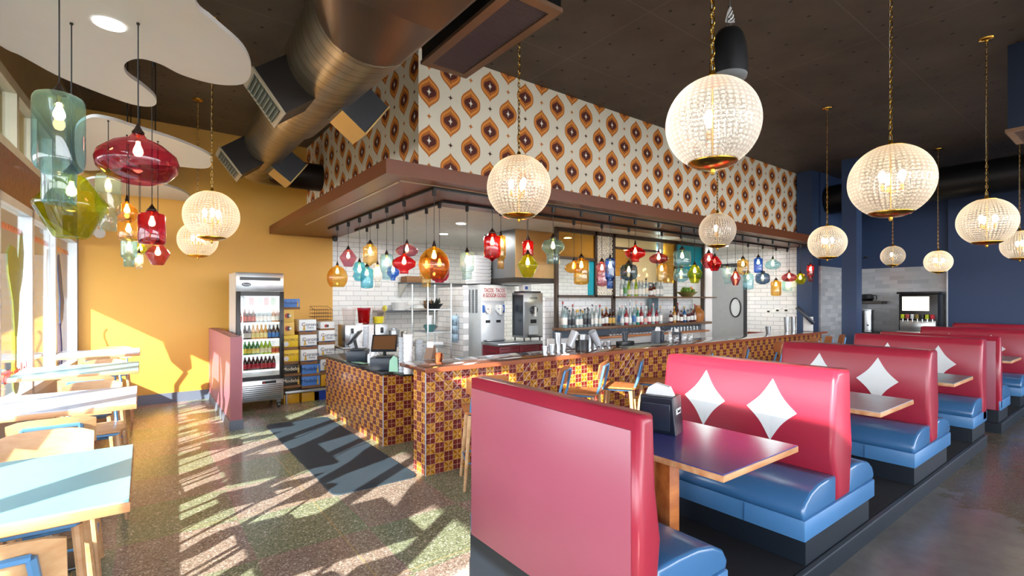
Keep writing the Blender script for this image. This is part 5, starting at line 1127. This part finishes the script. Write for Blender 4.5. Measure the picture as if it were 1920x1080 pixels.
cups(686, 662, CT, .045, .42, CUPC, 'clear cup stack right beside the tall white one'); cups(696, 659, CT, .045, .44, CUPW, 'white cup stack in front of the yellow drink dispenser')
cups(754, 701, CT, .042, .42, CUPC, 'clear cup stack at the corner beside the tall white stack', 12); cups(765, 704, CT, .055, .46, CUPW, 'tallest white cup stack at the near corner of the order counter', 8)
cups(786, 686, CT, .05, .34, CUPC, 'metallic grey cup stack just behind the bar corner', 10); cups(800, 683, CT, .045, .26, CUPC, 'short grey cup stack behind the bar corner', 8)
simple('cup_stack_tray', MB().box(-.1, .13, -.1, .14, 0, .02, .004), BLK, tuple(on(762, 703, Z=CT)), 'black tray under the cup stacks at the counter corner', 'tray')
def register(px_, py, rz, label, scr):
    p = on(px_, py, Z=CT); t = thing('cash_register', label, 'register', (p.x, p.y, CT), rz)
    MB().box(-.16, .16, -.13, .13, 0, .15, .008).build('printer_base', M('register_navy', '1A2634', .35), t); MB().box(-.1, .1, -.09, .09, .15, .17, .004).build('base_cap', BLK, t)
    MB().lathe([(0, .002), (.035, .0015), (.035, 0)], seg=20).build('round_badge', PAPER, t).matrix_local = Matrix.Translation((.161, 0, .08)) @ Matrix.Rotation(PI/2, 4, 'Y')
    st = MB(); st.tube([(0, .02, .16), (0, .05, .28)], .02, 8); st.build('stand', BLK, t)
    M_ = Matrix.Translation((0, .05, .32)) @ Matrix.Rotation(math.radians(-50), 4, 'X')
    s_ = MB(); s_.tf = M_; s_.box(-.15, .15, -.12, .12, -.012, .012, .006); so_ = s_.build('tablet', M('tablet_shell', '20252B', .3), t)
    s_ = MB(); s_.tf = M_; s_.box(-.13, .13, -.10, .10, .012, .0135); s_.build('screen', scr, so_)
register(672, 676, math.radians(60), 'register with a pale screen on the order counter near the cartons', M('screen_pale', '9FA8B0', .1)); register(722, 692, math.radians(150), 'register with a brown tablet screen in the middle of the order counter', M('screen_brown', '6A4A30', .2))
for k, (a, b, h) in enumerate(((694, 680, .16), (701, 684, .26), (708, 686, .2))):
    p = on(a, b, Z=CT); simple('squeeze_bottle', MB().lathe([(0, 0), (.033, 0), (.035, .02), (.035, h*.6), (.03, h*.72), (.012, h*.78), (.004, h), (0, h)], seg=16), PLAST, tuple(p), ['short clear squeeze bottle between the registers', 'tallest clear squeeze bottle between the registers', 'clear squeeze bottle nearest the brown tablet screen'][k], 'squeeze bottle', 'squeeze bottles')
MINT = M('mint_paper', '9FD0B4', .6)
p = on(668, 679, Z=CT); simple('paper_strip', MB().box(-.04, .04, -.25, .25, 0, .003), MINT, tuple(p), 'long mint green paper strip at the counter edge', 'paper', rz=.2)
p = on(738, 697, Z=CT); b = MB(); b.prism([(-.06, 0), (.06, 0), (.05, .16), (.0, .19), (-.05, .13)], -.003, .003, 'xz'); simple('menu_card', b, MINT, tuple(p), 'standing mint green card next to the brown screen register', 'card', rz=-.9)
p = on(702, 692, Z=CT); simple('counter_pad', MB().box(-.08, .08, -.12, .12, 0, .006, .002), BLK, tuple(p), 'black pad in front of the squeeze bottles', 'pad')
simple('pink_ribbon', MB().tube([(.05*math.cos(a), .03*math.sin(a*2), .012) for a in [i*PI/8 for i in range(16)]], .006, 5, closed=True), M('pink_paper', 'C45A7E', .5), (p.x, p.y, CT+.004), 'small pink curl lying on the black pad', 'ribbon')
# bar top near end
p = on(822, 678, Z=BTZ)
t = thing('copper_mug', 'copper mug lying by the napkin rack on the bar corner', 'mug', (p.x, p.y, BTZ)); MB().lathe([(0, 0), (.035, 0), (.042, .09), (.038, .09), (.032, .005), (0, .005)], seg=20).build('cup', COPPER, t); MB().tube([(.038+.02*math.sin(a), 0, .045+.03*math.cos(a)) for a in [i*PI/6 for i in range(7)]], .004, 6).build('handle', COPPER, t)
p = on(808, 674, Z=BTZ); t = thing('menu_holder', 'small angled wooden holder with cards on the bar corner', 'holder', (p.x+.02, p.y+.05, BTZ), .5); MB().prism([(-.06, 0), (.05, 0), (.02, .15), (-.0, .15)], -.05, .05, 'xz').build('holder_body', M('dusty_wood', '8A6A55', .5), t); MB().box(-.01, .002, -.04, .04, .02, .19).build('cards', PAPER, t)
SH = [(1022, 667, .09, .04, 'steel tumbler, first of the trio at the bar edge'), (1035, 665, .10, .042, 'steel tumbler, second of the trio at the bar edge'), (1046, 664, .24, .045, 'tall steel shaker behind the bar tumblers'), (1057, 663, .1, .042, 'steel tumbler beside the tall shaker'), (1104, 657, .18, .05, 'steel shaker tin next to the black urn'), (1114, 656, .12, .045, 'short steel tin next to the shaker tin'), (1128, 654, .07, .04, 'low steel cup past the black urn'), (1141, 652, .07, .035, 'small glass-like cup past the low steel cup'),
      (1440, 624, .13, .05, 'steel cup standing alone before the white tiles'), (1475, 620, .3, .055, 'tall steel cup stack, the nearer of two at the far end'), (1487, 619, .3, .055, 'tall steel cup stack, the farther of two at the far end')]
for a, b, h, r_, lab in SH:
    p = on(a, b-4, Z=BTZ); p.y = min(max(p.y, 4.40), 4.74); p.x = on(a, b, Y=p.y).x; simple('steel_tumbler', MB().lathe([(0, 0), (r_*.75, 0), (r_, h), (r_*.94, h), (r_*.7, .006), (0, .006)], seg=20), STEEL, (p.x, p.y, BTZ), lab, 'steel cup', 'steel cups on the bar')
def blend(px_, py, tilt, label):
    p = on(px_, py, Y=4.62); b = MB(); b.tf = Matrix.Rotation(tilt, 4, 'Y'); b.lathe([(0, 0), (.045, 0), (.055, .22), (.05, .22), (.04, .01), (0, .01)], seg=14); simple('tilted_glass', b, CUPC, (p.x, p.y, BTZ+.05), label, 'glass')
blend(1066, 660, .55, 'clear glass leaning towards the black urn'); blend(1122, 655, -.6, 'clear glass leaning away from the shaker tins')
p = on(1091, 655, Y=4.62); t = thing('cup_urn', 'round black and steel holder on the bar top behind the stools', 'holder', (p.x, p.y, BTZ)); MB().lathe([(0, 0), (.085, 0), (.09, .13), (.07, .135), (0, .135)], seg=24).build('black_body', BLK, t); MB().lathe([(.06, .135), (.062, .20), (0, .20)], seg=20).build('steel_cup', STEEL, t)
p = on(1172, 650, Y=4.62); t = thing('tape_holder', 'black holder with a dark cup on the bar top', 'holder', (p.x, p.y, BTZ)); MB().box(-.13, .13, -.06, .06, 0, .07, .006).build('black_body', BLK, t); MB().lathe([(.035, .07), (.045, .2), (0, .2)], seg=16).build('dark_cup', M('smoked_cup', '3A4148', .2), t)
napkin(on(1233, 645, Y=4.6).x, 4.6, BTZ, .3, 'black napkin dispenser on the bar top before the hanging glasses', 1.0); napkin(on(1262, 642, Y=4.62).x+.12, 4.64, BTZ, .3, 'lower black dispenser half behind the other on the bar top', .8)
for k, a in enumerate((1256, 1268, 1283, 1295)):
    simple('glass_jar', MB().lathe([(0, 0), (.04, 0), (.045, .01), (.045, .10), (.04, .11), (.04, .12)], seg=16), gm_, (on(a, 640, Y=4.5).x, 4.5, BTZ), ['small glass with straws beside the napkin dispensers', 'glass jar just past the one with straws', 'round glass jar in the middle of the bar top', 'last small glass jar of the four'][k], 'jar', 'glass jars on the bar')
x_ = on(1256, 640, Y=4.5).x; b = MB(); [b.tube([(.0+.01*k, 0, .01), (.02*k-.02, .01, .20)], .003, 5) for k in range(4)]; simple('drinking_straws', b, PAPER, (x_, 4.5, BTZ), 'white straws in the small glass', 'straws')
p = on(1200, 652, Y=4.5); simple('bar_mat', MB().box(-.5, .5, -.09, .09, 0, .008, .002), M('mat_olive_grey', '8E958C', .5), (on(1215, 648, Y=4.5).x, 4.52, BTZ), 'grey-green mat under the jars and dispensers', 'mat')
# far register
p = (on(1560, 625, Y=4.5).x-.1, 4.5, BTZ); t = thing('bar_register', 'dark tilted register screen on a white stand at the far end of the bar', 'register', (11.15, 4.5, BTZ), math.radians(20))
MB().box(-.03, .05, -.09, .09, 0, .30, .006).build('stand', WHT, t); s_ = MB(); s_.tf = Matrix.Translation((-.02, .05, .33)) @ Matrix.Rotation(math.radians(48), 4, 'X'); s_.box(-.13, .13, -.23, .23, -.035, .035, .01); s_.build('screen_body', M('register_navy', '1A2634', .35), t)
# ------------------------------------------------------------------ drinks niche
t = thing('service_counter', 'dark service counter in the grey-tiled niche', 'counter', (0, 0, 0)); MB().box(13.85, 14.58, 2.98, 4.76, 0, .90).build('cabinet', M('charcoal_cabinet', '2A2C30', .4), t); MB().box(13.82, 14.59, 2.97, 4.77, .90, .95, .004).build('counter_top', M('black_top', '1A1B1D', .2), t)
t = thing('soda_fountain', 'black soda fountain with a lit white panel and a row of coloured taps', 'drinks machine', (13.95, 3.0, .951))
MB().box(0, .55, 0, .70, .0, .90, .02).build('body', BLK, t); MB().box(-.01, 0, .15, .63, .52, .84, .0).build('lit_panel', glow('fountain_panel', 'FFFBE8', 2.2), t); MB().box(-.03, 0, .03, .67, .06, .30, .004).build('steel_splash', STEEL, t); MB().box(-.05, .5, -.03, .73, .90, .95, .01).build('top_hood', BLK, t)
for k, c in enumerate(('C8142A', 'B8C81E', '2A2A2A', '8A7A3A', 'D8DADC', 'B04A44', 'B8C81E')):
    v_ = MB().box(-.10, -.0, .05+k*.088, .11+k*.088, .34, .44, .006).build('valve', M('valve_'+c, c, .35), t); v_['label'] = 'coloured beverage valve'; MB().tube([(-.06, .08+k*.088, .34), (-.06, .08+k*.088, .27)], .012, 8).build('nozzle', STEEL, v_)
MB().box(-.16, 0, .0, .7, 0, .06, .006).build('drip_tray', STEEL, t)
t = thing('tea_brewer', 'steel tea urn with a black spigot on the service counter by the navy column', 'urn', (14.05, 4.35, .951))
MB().lathe([(0, 0), (.14, 0), (.14, .02), (.13, .03), (.13, .5), (.14, .51), (.14, .53), (0, .54)], seg=24).build('steel_body', STEEL, t); MB().tube([(-.13, -.05, .16), (-.2, -.08, .16)], .02, 8).build('spigot', BLK, t); MB().box(-.28, -.16, .06, .28, 0, .5, .006).build('brew_head', BLK, t)
for k in range(2): MB().lathe([(0, 0), (.045, 0), (.045, .28), (.03, .30), (0, .30)], (-.2, .12+k*.1, .0), 14).build('carafe', PALEM, t)
t = thing('wall_shelf', 'short dark shelf on the grey niche tiles holding a coffee pot', 'shelf', (14.2, 4.1, 1.62)); MB().box(0, .38, 0, .6, 0, .07, .004).build('shelf_board', M('shelf_dark', '4A4440', .4), t)
t = thing('coffee_pot', 'round black coffee pot on the short niche shelf', 'coffee pot', (14.36, 4.45, 1.691)); MB().lathe([(0, 0), (.11, 0), (.15, .06), (.13, .15), (.09, .17), (0, .17)], seg=20).build('pot_body', BLK, t); MB().tube([(-.0, -.13, .14), (-.0, -.2, .13), (-.0, -.2, .03)], .012, 6).build('handle', BLK, t)
simple('thermostat', MB().box(-.02, 0, -.05, .05, 0, .12, .003), WHT, (14.5, 1.95, 2.62), 'small white box on the navy wall', 'thermostat')
simple('wall_sensor', MB().lathe([(0, 0), (.05, 0), (.04, .05), (0, .06)], seg=16), BLK, (14.45, 4.5, 2.75), 'black round sensor on the navy wall above the grey tiles', 'sensor')
for k, (a, b_) in enumerate(((1441, 584), (1458, 582), (1474, 582))):
    q = on(a, b_, X=12.2); simple('wall_socket', MB().box(-.008, 0, -.06, .06, -.05, .05, .002), WHT, (12.2, q.y, q.z), ['white wall plate nearest the kitchen door', 'middle one of three white wall plates', 'white wall plate nearest the blue pillar'][k], 'socket'); MB().box(-.012, -.008, -.03, .03, -.02, .02).build('socket_slot', BLK, bpy.data.objects['wall_socket' + ('' if k == 0 else f'.00{k}')])
struct('trim_counter_rail', MB().box(12.12, 12.2, 5.2, 6.3, .86, .92), M('red_wood_rail', '7A3A24', .4))
